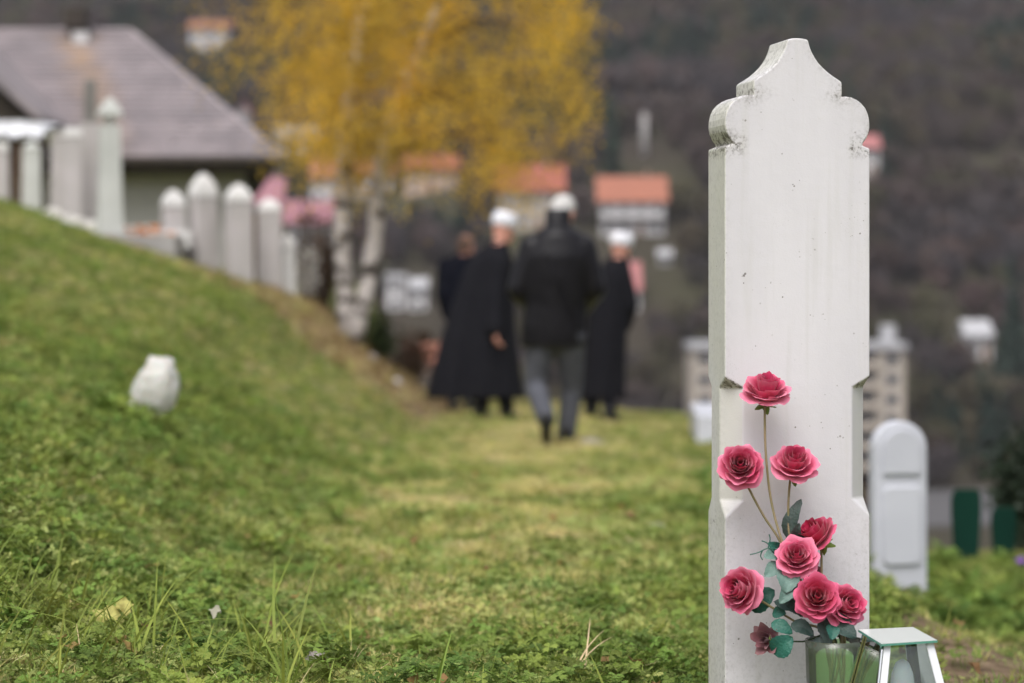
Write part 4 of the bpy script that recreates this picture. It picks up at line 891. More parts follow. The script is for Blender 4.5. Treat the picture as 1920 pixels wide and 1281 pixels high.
def petals(parent, c, M, Rr, m, tone0=0, layers=None, pointy=0, rs=None):
    rs = rs or random
    Ls = layers or [(3, .15, .86, 72, .02), (4, .30, .88, 62, .05), (4, .48, .82, 60, .10), (5, .68, .68, 52, .17), (6, .88, .46, 44, .22), (6, 1.0, .16, 43, .22)]
    N = len(Ls); op = rs.uniform(.82, 1.22); wf = rs.uniform(.9, 1.15)
    if layers is None and rs.random() < .5: Ls = Ls[:2] + [(4, .42, .86, 64, .08)] + Ls[2:]; N = len(Ls)
    for li, (n, r, z, half, lip) in enumerate(Ls):
        off = rs.uniform(0, 6.28)
        for i in range(n):
            phi = off + i * 2 * math.pi / n + rs.uniform(-.12, .12); rr = Rr * r * rs.uniform(.92, 1.06) * .86; zz = Rr * z * op * rs.uniform(.88, 1.1); tj = rs.uniform(-.14, .12); lp = Rr * lip * rs.uniform(.7, 1.3); hf = R(half) * wf * rs.uniform(.88, 1.15)
            prof = [(.05 * Rr, -.05 * Rr), (rr * .95, -.12 * Rr + zz * .12), (rr * .98, zz * .85), (rr + lp, zz + (.02 * Rr if li < 3 else -.06 * Rr))]
            if li == N - 1: prof = [(.05 * Rr, -.10 * Rr), (rr * .6, -.16 * Rr), (rr * .9, zz + .04 * Rr), (rr + lp * .8, zz - .14 * Rr)]
            ph1, ph2 = rs.uniform(0, 6.28), rs.uniform(0, 6.28); V = []; T = []; nu, nv = 10, 8; sk = rs.uniform(-.25, .25)
            for b in range(nv + 1):
                v = b / nv
                for a in range(nu + 1):
                    u = a / nu * 2 - 1; cut = (1 - (.17 * abs(u) ** 3 if not pointy else .50 * abs(u) ** 1.2)) * (1 + .02 * math.sin(u * 9 + ph1) + .03 * sk * u); ve = v * cut
                    q = bez(prof, ve); ruf = Rr * (.065 * math.sin(u * 4.5 + ph1) + .035 * math.sin(u * 9 + ph2)) * ve ** 3 * (.4 + r)
                    wv = hf * u * min(1, .35 + 1.6 * ve) * (1 - .12 * ve ** 4); rad = q[0] + ruf * .5 - Rr * .09 * (u * u) * ve * (1 if li > 1 else 0) + (.03 * Rr * max(0, u) * (1 if i % 2 else -1))
                    hz = q[1] + ruf * .5 + Rr * .015 * sk * u
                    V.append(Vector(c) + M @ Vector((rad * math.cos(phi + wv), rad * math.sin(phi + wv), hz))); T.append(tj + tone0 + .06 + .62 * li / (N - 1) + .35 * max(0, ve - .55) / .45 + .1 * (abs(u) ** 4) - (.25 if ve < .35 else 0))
            F = [(b * (nu + 1) + a, b * (nu + 1) + a + 1, (b + 1) * (nu + 1) + a + 1, (b + 1) * (nu + 1) + a) for b in range(nv) for a in range(nu)]
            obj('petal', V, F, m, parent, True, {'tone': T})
def leaf(parent, p0, p1, wd, nrm, m, curl=.12, fold=.25, name='leaf', serr=.0):
    p0 = Vector(p0); p1 = Vector(p1); d = p1 - p0; Ln = d.length; d.normalize(); nrm = Vector(nrm).normalized(); s = d.cross(nrm).normalized(); nn = s.cross(d).normalized(); V = []; nu, nv = 6, 12
    for b in range(nv + 1):
        v = b / nv; hw = wd / 2 * (math.sin(math.pi * min(1, v * .92 + .04) ** .85) ** .75) * (1 - .15 * v)
        if b in (0, nv): hw = wd * .01
        for a in range(nu + 1):
            u = a / nu * 2 - 1; e = hw * u * (1 + (.07 * (b % 2) if abs(u) > .99 else 0)); h = abs(u) * fold * hw + curl * Ln * math.sin(math.pi * v) + .03 * Ln * math.sin(v * 9 + u * 2) * abs(u) - (.012 * Ln * math.cos(v * 24 - abs(u) * 3) * abs(u))
            V.append(p0 + d * (Ln * v) + s * e + nn * h)
    F = [(b * (nu + 1) + a, b * (nu + 1) + a + 1, (b + 1) * (nu + 1) + a + 1, (b + 1) * (nu + 1) + a) for b in range(nv) for a in range(nu)]
    return obj(name, V, F, m, parent, True)
VC = W(1565, 1200, 4.23); VASE_X, VASE_Y = VC.x, 4.23; VTOP = VC.z
def curve(pts, n=14):
    pts = [Vector(p) for p in pts]; P = [pts[0]] + pts + [pts[-1]]; out = []
    for i in range(1, len(P) - 2):
        for k in range(n // 2):
            t = k / (n // 2); a, b, c, d = P[i - 1], P[i], P[i + 1], P[i + 2]
            out.append(.5 * ((2 * b) + (-a + c) * t + (2 * a - 5 * b + 4 * c - d) * t * t + (-a + 3 * b - 3 * c + d) * t ** 3))
    out.append(pts[-1]); return out
ANG = [0]
def rose(px, py, Y, d, Rr, label, via, m=m_pet, tone=0, leaves=(), layers=None, pointy=0, stemm=m_stem, name='artificial_rose', roll=0, sep=4, srad=.0022):
    d = Vector(d).normalized(); c = W(px, py, Y); rs = random.Random(int(px * 7 + py))
    ANG[0] += 2.4; a = ANG[0]; foot = Vector((VASE_X + .03 * math.cos(a), VASE_Y + .03 * math.sin(a), LEDGE + .02)); neck = Vector((VASE_X + .018 * math.cos(a + 2), VASE_Y + .018 * math.sin(a + 2), VTOP))
    e = empty(name, foot, label, 'artificial flower', 'artificial roses in the green vase')
    M = frame(d, roll); cc = c - d * Rr * .35; petals(e, cc, M, Rr, m, tone, layers, pointy, rs)
    base = cc - d * Rr * .16
    MB().ell(base, (Rr * .16, Rr * .16, Rr * .2), 10, 6, M).build('calyx', m_sep, e, True)
    for i in range(sep):
        t = rs.uniform(0, .5) + i * 2 * math.pi / sep; o_ = M @ Vector((math.cos(t), math.sin(t), 0)); leaf(e, base, base + o_ * Rr * .52 - d * Rr * rs.uniform(.30, .5) , Rr * .34, -d + o_ * .3, m_sep, .1, .2, 'sepal')
    pts = [base] + [W(*v) for v in via] + [neck, foot]; cp = curve(pts)
    MB().tube(cp, [srad] * len(cp), 7).build('stem', stemm, e, True)
    for (q0, q1, wd, nr, lm) in leaves: leaf(e, W(*q0), W(*q1), wd / 1040., nr, lm)
    return e
FN = (0.1, -1, .25)
rose(1438, 728, 4.27, (.06, -.42, .9), .043, 'highest pink artificial rose on the longest bare stem', [(1434, 775, 4.27), (1436, 850, 4.27), (1446, 940, 4.27), (1468, 1020, 4.26), (1510, 1130, 4.24)], tone=.08)
rose(1388, 873, 4.25, (-.08, -.86, .36), .041, 'pink artificial rose second from top, at the left edge of the stone', [(1406, 920, 4.26), (1432, 968, 4.27), (1466, 1022, 4.27), (1515, 1135, 4.24)], tone=-.02)
rose(1490, 866, 4.27, (.03, -.64, .74), .0415, 'pink artificial rose just below and right of the highest one', [(1481, 905, 4.28), (1478, 960, 4.28), (1483, 1015, 4.28), (1520, 1120, 4.25)], tone=.06,
     leaves=[((1474, 1008, 4.29), (1502, 936, 4.28), 30, (-.5, -1, 0), m_lg), ((1483, 1010, 4.29), (1498, 980, 4.27), 20, (.3, -1, 0), m_lg)])
rose(1527, 1000, 4.28, (-.60, -.28, .62), .040, 'deep pink artificial rose turned sideways behind the central one', [(1540, 1040, 4.29), (1545, 1110, 4.27)], m=m_petd, leaves=[((1510, 1020, 4.29), (1498, 1000, 4.28), 18, FN, m_ld)])
rose(1494, 1042, 4.23, (-.10, -.78, .55), .039, 'pink artificial rose in the middle of the cluster with pale leaves below', [(1500, 1085, 4.26), (1530, 1150, 4.25)], tone=.03,
     leaves=[((1476, 1066, 4.24), (1474, 1112, 4.21), 46, (.1, -1, .4), m_lp), ((1490, 1092, 4.23), (1462, 1132, 4.21), 30, (.1, -1, .4), m_lp), ((1462, 1058, 4.25), (1434, 1082, 4.23), 30, (-.2, -1, .3), m_lp), ((1460, 1040, 4.26), (1432, 1046, 4.24), 26, (-.2, -1, .6), m_lp), ((1462, 1030, 4.26), (1440, 1018, 4.25), 20, (-.2, -1, .2), m_lt)])
rose(1388, 1106, 4.24, (-.66, -.72, .22), .0415, 'pink artificial rose at far left, facing left, with teal leaf', [(1425, 1125, 4.25), (1490, 1165, 4.25)], tone=.05,
     leaves=[((1404, 1140, 4.275), (1452, 1106, 4.265), 48, (.0, -1, .35), m_lt), ((1450, 1128, 4.24), (1506, 1156, 4.24), 24, (.2, -1, .8), m_ld), ((1448, 1150, 4.25), (1474, 1150, 4.24), 24, (0, -1, .5), m_lt)])
rose(1532, 1120, 4.19, (-.04, -.90, .36), .0415, 'large crimson centred artificial rose low in front of the cluster', [(1545, 1170, 4.22)], m=m_petd, tone=.1,
     leaves=[((1484, 1168, 4.23), (1526, 1192, 4.21), 30, (.1, -1, .5), m_ld), ((1540, 1162, 4.22), (1556, 1212, 4.20), 30, (.1, -1, .2), m_lg), ((1500, 1150, 4.24), (1478, 1120, 4.24), 26, FN, m_ld)])
rose(1588, 1134, 4.21, (.34, -.82, .36), .039, 'pink artificial rose low on the right, over the vase rim', [(1580, 1180, 4.22)], tone=.0,
     leaves=[((1548, 1160, 4.22), (1606, 1196, 4.19), 44, (.1, -1, .5), m_ld), ((1560, 1172, 4.20), (1560, 1200, 4.18), 26, (.1, -1, .2), m_lt)])
small = [(3, .22, .85, 60, .05), (4, .5, .75, 48, .2), (5, .8, .5, 40, .4), (4, 1.0, .2, 34, .45)]
rose(1436, 1200, 4.23, (-.55, -.80, .1), .029, 'small dusky purple artificial rose hanging lowest on the left', [(1470, 1202, 4.24), (1505, 1203, 4.24)], m=m_dusk, layers=small, pointy=.8, stemm=m_stemg, srad=.0016,
     leaves=[((1448, 1224, 4.22), (1486, 1194, 4.21), 44, (.1, -1, .2), m_lt), ((1446, 1168, 4.23), (1486, 1188, 4.22), 28, (.1, -1, .5), m_lt), ((1520, 1205, 4.22), (1550, 1212, 4.20), 22, (0, -1, .8), m_lg)])
rose(1522, 1076, 4.29, (.3, -.6, .5), .025, 'dusky purple artificial rose tucked behind the central pink blooms', [(1530, 1130, 4.28)], m=m_dusk, layers=small, pointy=.8, stemm=m_stemg, srad=.0016)
tb = MB()
for pts in ([(1462, 1030), (1440, 1028), (1422, 1036), (1406, 1040)], [(1440, 1028), (1444, 1012), (1442, 1002)], [(1430, 1032), (1426, 1042), (1430, 1050)], [(1450, 1030), (1438, 1018), (1428, 1014)]):
    tb.tube(curve([W(a, b, 4.25) for a, b in pts], 6), .0011, 5)
tw = tb.build('teal_tendril', m_lt, None); tag(tw, 'thin teal plastic tendril sticking out left of the bouquet', 'tendril')

# ------------------------------------------------------------------ vase and lantern
def glassmat(name, col, rough=.02, ior=1.45):
    m = bpy.data.materials.new(name); m.use_nodes = True; t = m.node_tree; p = t.nodes['Principled BSDF']; p.inputs['Base Color'].default_value = (*col, 1); p.inputs['Transmission Weight'].default_value = 1; p.inputs['Roughness'].default_value = rough; p.inputs['IOR'].default_value = ior; return m
def thinglass(name, col, refl=.08, opac=.0):
    m = bpy.data.materials.new(name); m.use_nodes = True; t = m.node_tree; t.nodes.remove(t.nodes['Principled BSDF'])
    tr = t.nodes.new('ShaderNodeBsdfTransparent'); tr.inputs[0].default_value = (*col, 1); g = t.nodes.new('ShaderNodeBsdfGlossy'); g.inputs['Roughness'].default_value = .03; fr = t.nodes.new('ShaderNodeFresnel'); fr.inputs[0].default_value = 1.5
    df = t.nodes.new('ShaderNodeBsdfDiffuse'); df.inputs[0].default_value = (*[min(1, c * .8) for c in col], 1); m1 = t.nodes.new('ShaderNodeMixShader'); m1.inputs[0].default_value = opac; t.links.new(tr.outputs[0], m1.inputs[1]); t.links.new(df.outputs[0], m1.inputs[2])
    mx = t.nodes.new('ShaderNodeMixShader'); t.links.new(fr.outputs[0], mx.inputs[0]); t.links.new(m1.outputs[0], mx.inputs[1]); t.links.new(g.outputs[0], mx.inputs[2]); t.links.new(mx.outputs[0], t.nodes['Material Output'].inputs[0]); return m
m_vg = thinglass('green_glass', (.74, .90, .66), opac=.10); m_pg = thinglass('clear_pane', (.93, .97, .95), opac=.02)
def vase():
    n = 48; r0, r1, th = .040, .0515, .0012; z0, z1 = LEDGE, VTOP + .001
    def ring(r, z): return [(VASE_X + r * math.cos(2 * math.pi * i / n), VASE_Y + r * math.sin(2 * math.pi * i / n), z) for i in range(n)]
    prof = [(r0 * .96, z0), (r0, z0 + .004)] + [(r0 + (r1 - r0) * t + .002 * math.sin(t * 3.1), z0 + (z1 - z0) * t) for t in np.linspace(.06, 1, 10)] 
    ins = [(a - th, b) for a, b in reversed(prof[1:])]; ins[-1] = (ins[-1][0], z0 + .012)
    o = MB().rings([ring(a, b) for a, b in prof + ins]).build('glass_vase', m_vg, None, True); tag(o, 'green glass vase holding the artificial roses', 'vase')
vase()
m_mir = mat('mirror_strip', (.78, .79, .80), rough=.08, metallic=1.0); m_wst = mat('white_strip', (.74, .75, .80), rough=.3); m_gedge = mat('glass_edge_green', (.10, .30, .24), rough=.2, spec=.8); m_tp = mat('frosted_top', (.72, .76, .74), rough=.12, spec=.7)
def lantern():
    C = [W(1652, 1208, 4.0), W(1758, 1201, 4.03), W(1712, 1176, 4.18), W(1609, 1181, 4.16)]
    zt = .428
    for c in C: k = (CZ - zt) / (CZ - c.z); c.x *= k; c.y *= k; c.z = zt
    ctr = sum(C, Vector()) / 4; e = empty('glass_lantern', (ctr.x, ctr.y, LEDGE), 'glass house lantern with mirrored strips and flat pale lid beside the vase', 'lantern')
    def quad(P, th, name, m):
        V = [p.copy() for p in P] + [p + Vector((0, 0, th)) for p in P]; return obj(name, V, [(3, 2, 1, 0), (4, 5, 6, 7), (0, 1, 5, 4), (1, 2, 6, 5), (2, 3, 7, 6), (3, 0, 4, 7)], m, e, False)
    lid = quad([c - Vector((0, 0, .0035)) for c in C], .0032, 'lid_glass', m_gedge); quad([ctr.lerp(c, .985) for c in C], .0006, 'lid_face', m_tp)
    T = [ctr.lerp(c, .84) - Vector((0, 0, .004)) for c in C]; Bt = [ctr.lerp(c, 1.75) for c in C]
    for b in Bt: b.z = LEDGE + .006
    for i in range(4):
        a, b, ab, bb = T[i], T[(i + 1) % 4], Bt[i], Bt[(i + 1) % 4]; n = (b - a).cross(ab - a).normalized()
        if n.dot(a - ctr) < 0: n = -n
        V = [a, b, bb, ab]; V = V + [v - n * .002 for v in V]; obj('glass_pane', V, [(0, 1, 2, 3), (7, 6, 5, 4), (0, 4, 5, 1), (1, 5, 6, 2), (2, 6, 7, 3), (3, 7, 4, 0)], m_pg, e, False)
        sw = .012
        for (t_, s_) in ((a, ab), (b, bb)):
            oth_t, oth_s = (b, bb) if t_ is a else (a, ab); dt = (oth_t - t_).normalized(); V = [t_ + n * .001, t_ + dt * sw + n * .001, s_ + dt * sw * 1.15 + n * .001, s_ + n * .001]; V = V + [v + n * .0025 for v in V]
            obj('corner_strip', V, [(3, 2, 1, 0), (4, 5, 6, 7), (0, 1, 5, 4), (1, 2, 6, 5), (2, 3, 7, 6), (3, 0, 4, 7)], m_mir if i == 3 or i == 2 else m_wst, e, False)
    V = [b - Vector((0, 0, .006)) for b in Bt] + [b for b in Bt]; obj('base_plate', V, [(3, 2, 1, 0), (4, 5, 6, 7), (0, 1, 5, 4), (1, 2, 6, 5), (2, 3, 7, 6), (3, 0, 4, 7)], m_gedge, e, False)
    c = W(1692, 1258, 4.08); c.z = LEDGE + .0065; n = 24; rg = lambda r, z: [(c.x + r * math.cos(2 * math.pi * i / n), c.y + r * math.sin(2 * math.pi * i / n), c.z + z) for i in range(n)]
    zt_ = W(0, 1236, 4.08).z - c.z
    e2 = empty('white_candle', (c.x, c.y, c.z), 'white domed candle inside the glass lantern', 'candle')
    MB().rings([rg(.021, 0), rg(.0215, zt_ * .4), rg(.021, zt_ * .75), rg(.018, zt_ * .88), rg(.011, zt_ * .97), rg(.003, zt_)]).build('wax_body', mat('white_wax', (.68, .71, .76), rough=.4, sss=.3), e2, True)
    k = MB(); b = Vector((c.x + .018, c.y - .006, c.z + zt_ * .62)); k.ell(b, (.008, .004, .009), 10, 6); k.build('wax_petal', MATS['white_wax'], e2, True)
    f = MB()
    for _ in range(26): f.ell((c.x + .04 + random.gauss(0, .012), c.y - .01 + random.gauss(0, .01), c.z + random.uniform(.02, .075)), (.0025,) * 3, 5, 4)
    for _ in range(9): f.tube([(c.x + .04, c.y - .01, c.z), (c.x + .04 + random.gauss(0, .014), c.y - .01 + random.gauss(0, .01), c.z + random.uniform(.03, .07))], .0006, 4)
    o = f.build('dried_sprig', mat('dried_sprig', (.55, .56, .42), (.1, .3, .28), scale=60, rough=.8), None); tag(o, 'small dried flower sprig beside the candle in the lantern', 'flowers')
lantern()

# ------------------------------------------------------------------ haze
hz = MB().box((0, 640, 165), (1100, 1380, 400)).build('haze', None, None); hz['kind'] = 'stuff'
hm = bpy.data.materials.new('valley_haze'); hm.use_nodes = True; t = hm.node_tree; t.nodes.remove(t.nodes['Principled BSDF']); v = t.nodes.new('ShaderNodeVolumePrincipled'); v.inputs['Color'].default_value = (.95, .93, 1, 1); v.inputs['Density'].default_value = .00017; v.inputs['Anisotropy'].default_value = .2
t.links.new(v.outputs[0], t.nodes['Material Output'].inputs['Volume']); hz.data.materials.append(hm)
# ------------------------------------------------------------------ people
m_skin = mat('skin', (.62, .31, .24), (.56, .27, .21), scale=20, rough=.55, sss=.1)
m_black = mat('black_wool', (.0075, .0075, .0105), (.011, .011, .014), scale=20, rough=.95, bump=.2, spec=.15)
m_navy = mat('navy_wool', (.006, .007, .013), rough=.95, spec=.15)
m_leather = mat('black_leather', (.0055, .005, .007), (.009, .0082, .011), scale=15, rough=.36, bump=.3, bscale=16, spec=.24)
m_trou = mat('grey_trouser_cloth', (.075, .078, .095), (.055, .057, .07), scale=12, rough=.9, bump=.2)
m_shoe = mat('black_shoe_leather', (.008, .008, .009), rough=.35); m_capw = mat('white_felt', (.68, .68, .73), (.62, .62, .68), scale=20, rough=.8)
m_capr = mat('red_felt', (.35, .03, .03), rough=.9); m_hairw = mat('white_hair', (.55, .54, .53), (.42, .41, .4), scale=60, rough=.8, bump=.4); m_hairb = mat('brown_hair', (.10, .06, .045), rough=.8, bump=.4)
m_eye = mat('eye_dark', (.02, .015, .012), rough=.2); m_lip = mat('lip', (.42, .14, .12), rough=.6)
def head_frame(face, tilt=0):
    f = Vector(face).normalized(); r = f.cross(Vector((0, 0, 1))).normalized(); u = r.cross(f).normalized(); return Matrix((r, f, u)).transposed()   # columns: right, forward, up
def add_head(mb, c, M, s=1.0):
    L = lambda x, y, z: Vector(c) + M @ Vector((x * s, y * s, z * s))
    mb.ell(L(0, -.008, .02), (.076 * s, .092 * s, .098 * s), 18, 12, M); mb.ell(L(0, .028, -.045), (.056 * s, .062 * s, .066 * s), 16, 10, M); mb.ell(L(0, .062, -.088), (.026 * s, .022 * s, .018 * s), 10, 8, M)
    mb.ell(L(0, .094, -.025), (.013 * s, .02 * s, .022 * s), 10, 8, M); mb.ell(L(0, .084, 0), (.009 * s, .012 * s, .03 * s), 8, 6, M); mb.ell(L(0, .074, .028), (.052 * s, .016 * s, .010 * s), 12, 6, M)
    for sx in (-1, 1): mb.ell(L(sx * .077, -.008, -.012), (.010 * s, .020 * s, .032 * s), 8, 8, M); mb.ell(L(sx * .04, .058, -.022), (.018 * s, .016 * s, .014 * s), 8, 6, M)
def face_bits(e, c, M, s=1.0):
    for sx in (-1, 1): MB().ell(Vector(c) + M @ Vector((sx * .031 * s, .079 * s, .006 * s)), (.013 * s, .008 * s, .0065 * s), 10, 6, M).build('eye', m_eye, e, True)
    MB().ell(Vector(c) + M @ Vector((0, .086 * s, -.064 * s)), (.024 * s, .008 * s, .006 * s), 10, 6, M).build('mouth', m_lip, e, True)
def add_hand(mb, wrist, d, palm_n, s=1.0, curl=.5):
    d = Vector(d).normalized(); pn = Vector(palm_n).normalized(); sd_ = d.cross(pn).normalized(); w = Vector(wrist)
    mb.ell(w + d * .048 * s, (.040 * s, .050 * s, .017 * s), 14, 10, Matrix((sd_, d, pn)).transposed()); mb.cap(w - d * .03, w + d * .02, .026 * s, .027 * s)
    for i, ln in enumerate((.068, .078, .073, .058)):
        b = w + d * .085 * s + sd_ * (i - 1.5) * .0215 * s; p1 = b + (d * math.cos(curl) + pn * math.sin(curl)) * ln * .5 * s + sd_ * (i - 1.5) * .002; p2 = p1 + (d * math.cos(curl * 2.2) + pn * math.sin(curl * 2.2)) * ln * .5 * s
        mb.limb([b - d * .03 * s, b, p1, p2], [.010 * s, .0095 * s, .0088 * s, .0075 * s], 8)
    t0 = w + d * .02 * s - sd_ * .032 * s; t1 = t0 + (d * .7 - sd_ * .75 + pn * .3).normalized() * .04 * s; t2 = t1 + (d * .95 - sd_ * .2 + pn * .4).normalized() * .032 * s; mb.limb([t0, t1, t2], [.013 * s, .0115 * s, .009 * s], 8)
def coat_rings(mb, rings_, n=40, folds=9, seed=0):
    rs = []
    for (c, rx, ry, amp) in rings_:
        c = Vector(c); r = []
        for i in range(n):
            a = 2 * math.pi * i / n; k = 1 + amp * (math.sin(a * folds + seed + c.z) * .6 + math.sin(a * (folds * .5 + 1.5) + seed * 2 + c.z * 2) * .5); r.append((c.x + rx * k * math.cos(a), c.y + ry * k * math.sin(a), c.z))
        rs.append(r)
    mb.rings(rs); return mb
def shoe(e, toe, heel, ht=.07, m=m_shoe):
    toe = Vector(toe); heel = Vector(heel); mb = MB(); mb.limb([heel + Vector((0, 0, .035)), heel.lerp(toe, .4) + Vector((0, 0, .035)), toe + Vector((0, 0, .02))], [.040, .042, .03], 12); mb.cap(heel + Vector((0, 0, .03)), heel + Vector((0, 0, .10)), .038, .042, 12)
    o = mb.build('shoe', m, e); remesh(o, .008, 3); return o
def fez(e, c, M, r=.098, h=.105, band=True):
    n = 32
    def rg(rr, z): return [Vector(c) + M @ Vector((rr * math.cos(2 * math.pi * i / n), rr * 1.08 * math.sin(2 * math.pi * i / n) - .008, z)) for i in range(n)]
    o = MB().rings([rg(r * .97, .035), rg(r * 1.06, .045), rg(r * 1.09, .09), rg(r * 1.06, .035 + h), rg(r * .97, .045 + h), rg(r * .90, .048 + h)]).build('turban_band', m_capw, e, True)
    MB().rings([rg(r * .9, .05), rg(r * .88, .05 + h), rg(r * .84, .058 + h), rg(r * .4, .062 + h)]).build('cap_crown', m_capw, e, True)
# leather jacket man
def man_leather():
    Y = 16.35; g = H((1040 - 960) / FPX * Y, Y); dz = g - W(0, 833, Y).z
    def P(px, py, dy=0): v = W(px, py, Y + dy); v.z += dz; return v
    e = empty('person', (P(1042, 833).x, Y, g), 'white haired man in black leather jacket and grey trousers walking away, head bowed', 'person', 'mourners walking away across the lawn')
    hc = P(1056, 402, .14); M = head_frame((.35, .78, -.62)); b = MB(); add_head(b, hc, M)
    sh_l, sh_r = P(998, 466), P(1093, 466)
    b.cap(P(1046, 435, .02), hc + M @ Vector((0, -.02, -.06)), .062, .058); coat_rings(b, [((P(1042, 640)), .15, .10, 0), (P(1043, 560), .14, .095, 0), (P(1045, 480), .18, .10, 0), (P(1045, 448), .13, .08, 0)])
    elb_l, elb_r, wr_l, wr_r = P(972, 545, -.02), P(1116, 542, .0), P(1000, 585, .24), P(1090, 582, .24)
    b.limb([sh_l, elb_l, wr_l], [.055, .042, .03]); b.limb([sh_r, elb_r, wr_r], [.055, .042, .03]); add_hand(b, wr_l, (.9, .5, -.1), (0, -1, -.2)); add_hand(b, wr_r, (-.9, .5, -.1), (0, -1, -.2))
    kl, al, kr, ar = P(1004, 726, .06), P(1024, 796, -.34), P(1072, 730, .14), P(1061, 820, .16)
    b.limb([P(1018, 640), kl, al], [.085, .055, .04]); b.limb([P(1066, 640), kr, ar], [.085, .055, .04])
    o = b.build('body', m_skin, e); remesh(o, .0075, 3); face_bits(e, hc, M)
    h = MB(); h.ell(hc + M @ Vector((0, -.022, .032)), (.086, .092, .095), 20, 14, M); h.ell(hc + M @ Vector((0, -.05, -.02)), (.070, .055, .06), 16, 10, M); o = h.build('hair', m_hairw, e); remesh(o, .010, 2)
    j = MB(); coat_rings(j, [(P(1036, 652), .225, .135, .03), (P(1037, 620), .225, .14, .03), (P(1040, 575), .215, .14, .025), (P(1043, 520), .235, .15, .02), (P(1045, 482), .25, .15, .01), (P(1046, 458), .215, .13, 0), (P(1046, 442), .165, .12, 0), (P(1046, 428, .02), .11, .10, 0)], folds=7)
    j.limb([sh_l, elb_l, wr_l - Vector((.0, .03, 0))], [.096, .078, .056]); j.limb([sh_r, elb_r, wr_r], [.096, .078, .056])
    o = j.build('leather_jacket', m_leather, e); remesh(o, .012, 5)
    c = MB(); cc = P(1046, 428, .03)
    coat_rings(c, [(cc + Vector((0, -.01, -.045)), .105, .085, 0), (cc + Vector((0, 0, .0)), .092, .08, 0), (cc + Vector((0, .01, .055)), .086, .075, 0), (cc + Vector((0, .03, .125)), .086, .072, 0)]); o = c.build('collar', m_leather, e); remesh(o, .010, 3)
    s = MB(); pts = [P(1022, 470, -.155), P(1034, 510, -.165), P(1052, 555, -.16), P(1082, 600, -.135), P(1092, 640, -.12)]; s.tube(curve(pts, 6), .006, 6); s.build('seam_highlight', m_leather, e, True)  # thin raised tube added in place of the highlight along a jacket seam
    t = MB(); t.limb([P(1016, 632), kl, al + Vector((0, 0, .03))], [.112, .076, .062]); t.limb([P(1068, 632), kr, ar + Vector((0, 0, .0))], [.112, .076, .064]); t.ell(P(1042, 628), (.185, .125, .13)); o = t.build('trousers', m_trou, e); remesh(o, .010, 3)
    a2 = al.copy(); toe = Vector((a2.x + .005, a2.y + .13, H(a2.x, a2.y + .1) + .01)); shoe(e, toe, a2 + Vector((0, -.045, -.06)))
    ft = Vector((ar.x, ar.y + .17, H(ar.x, ar.y + .17))); shoe(e, ft, Vector((ar.x, ar.y - .04, H(ar.x, ar.y))))
man_leather()
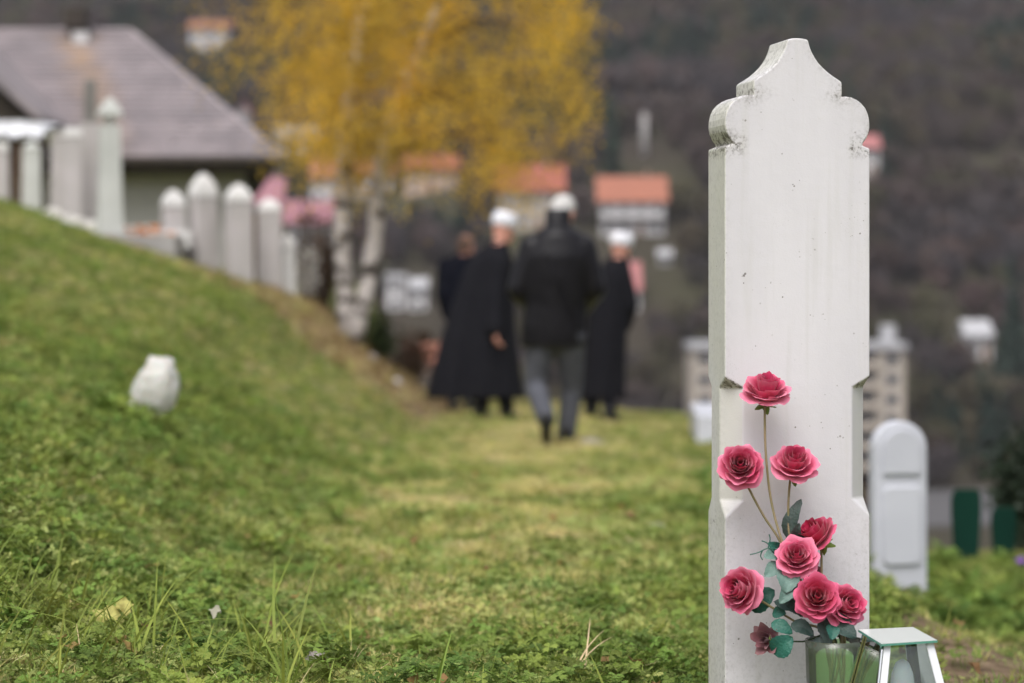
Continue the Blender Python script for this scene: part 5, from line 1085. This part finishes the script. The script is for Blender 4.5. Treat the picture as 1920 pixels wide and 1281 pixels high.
def cleric(Y, feet, pxs, head, face, rings_, sleeve, hand, legs, label, s2=None, hat=True, hair=None, cm=None, folds=9, seed=0, back=None):
    cm = cm or m_black
    g = H((pxs - 960) / FPX * Y, Y); dz = g - W(0, feet, Y).z
    def P(px, py, dy=0): v = W(px, py, Y + dy); v.z += dz; return v
    e = empty('person', (P(pxs, feet).x, Y, g), label, 'person', 'mourners walking away across the lawn')
    hc = P(*head); M = head_frame(face); b = MB(); add_head(b, hc, M); top = rings_[-1]; neck = P(top[0], top[1], 0)
    b.cap(neck - Vector((0, 0, .05)), hc + M @ Vector((0, -.02, -.07)), .06, .056)
    coat_rings(b, [(P(r[0], r[1]), max(.07, min(.15, r[2] * .6)), .085, 0) for r in rings_ if r[1] < rings_[0][1] - 90])
    for sl in sleeve: b.limb([P(*q) for q in sl], [.05, .04, .03])
    for (w_, d_, n_) in hand: add_hand(b, P(*w_), d_, n_, 1.05, .6)
    for (hp, kn, an) in legs: b.limb([P(*hp), P(*kn), P(*an)], [.08, .055, .04])
    o = b.build('body', m_skin, e); remesh(o, .0075, 3); face_bits(e, hc, M)
    if hat: fez(e, hc, M)
    if hair:
        h = MB(); h.ell(hc + M @ Vector((0, -.018, .022)), (.080, .090, .088), 18, 12, M); h.ell(hc + M @ Vector((0, -.045, -.03)), (.064, .05, .055), 14, 10, M); o = h.build('hair', hair, e); remesh(o, .010, 2)
    c = MB(); coat_rings(c, [(P(r[0], r[1], r[4] if len(r) > 4 else 0), r[2], r[3], .09 * min(1, max(0, (r[1] - 500) / 200)) + .008) for r in rings_], folds=folds, seed=seed)
    for sl in sleeve: c.limb([P(*q) for q in sl], [.085, .08, .075])
    o = c.build('long_coat', cm, e); remesh(o, .013, 4)
    k = MB(); nk = neck + Vector((0, 0, .01)); coat_rings(k, [(nk - Vector((0, 0, .05)), .095, .08, 0), (nk + Vector((0, 0, .02)), .075, .07, 0)]); o = k.build('collar', cm, e); remesh(o, .01, 2)
    for (hp, kn, an) in legs:
        t = MB(); a = P(*an); t.limb([P(*hp), P(*kn), a + Vector((0, 0, .03))], [.10, .075, .065]); o = t.build('trouser_leg', cm, e); remesh(o, .012, 2)
        d = Vector(face); d.z = 0; d.normalize(); d = (d * .6 + Vector((0, .5, 0))).normalized(); hl = Vector((a.x - d.x * .05, a.y - d.y * .05, 0)); hl.z = H(hl.x, hl.y); te = hl + d * .23; te.z = H(te.x, te.y); shoe(e, te, hl)
    return e
cleric(21.0, 782, 930, (944, 430, 0), (.80, .52, -.22),
       [(889, 742, .41, .24), (891, 700, .375, .23), (896, 640, .33, .21), (903, 580, .285, .18), (913, 530, .245, .16), (920, 490, .205, .145), (926, 468, .15, .12), (932, 452, .085, .08)],
       [[(936, 488, -.10), (928, 556, -.16), (927, 612, -.22)]], [((928, 616, -.22), (.1, -.1, -1), (.9, .3, 0))],
       [((905, 660, 0), (905, 720, 0), (902, 768, -.05)), ((938, 660, 0), (944, 720, .02), (950, 768, .08))],
       'cleric in billowing long black coat and white cap, left of the leather jacket', seed=1)
cleric(22.5, 796, 1128, (1164, 478, 0), (.72, .62, -.15),
       [(1127, 756, .215, .17), (1130, 710, .20, .165), (1136, 640, .195, .16), (1142, 580, .185, .155), (1146, 540, .185, .15), (1150, 515, .17, .135), (1155, 500, .12, .11), (1159, 490, .075, .07)],
       [[(1168, 522, -.03), (1182, 580, -.02), (1170, 618, .12)]], [((1166, 620, .14), (-.5, .8, .1), (0, -.3, -1))],
       [((1112, 690, 0), (1110, 740, 0), (1108, 782, 0)), ((1140, 690, 0), (1142, 740, -.05), (1143, 788, -.12))],
       'slim cleric in narrow long black coat and white cap, rightmost of the men', folds=6, seed=3)
cleric(23.2, 782, 862, (873, 476, 0), (.5, .8, -.1),
       [(872, 640, .16, .13), (870, 600, .165, .13), (864, 560, .19, .14), (860, 525, .20, .145), (862, 502, .16, .13), (868, 490, .09, .09)],
       [[(836, 512, 0), (832, 560, -.03), (842, 600, .05)]], [((843, 602, .06), (.1, .3, -1), (1, 0, 0))],
       [((852, 630, 0), (850, 700, 0), (849, 760, 0)), ((880, 630, 0), (880, 700, 0), (880, 760, 0))],
       'bareheaded man in dark navy coat mostly hidden behind the billowing coat', hat=False, hair=m_hairb, cm=m_navy, seed=5)
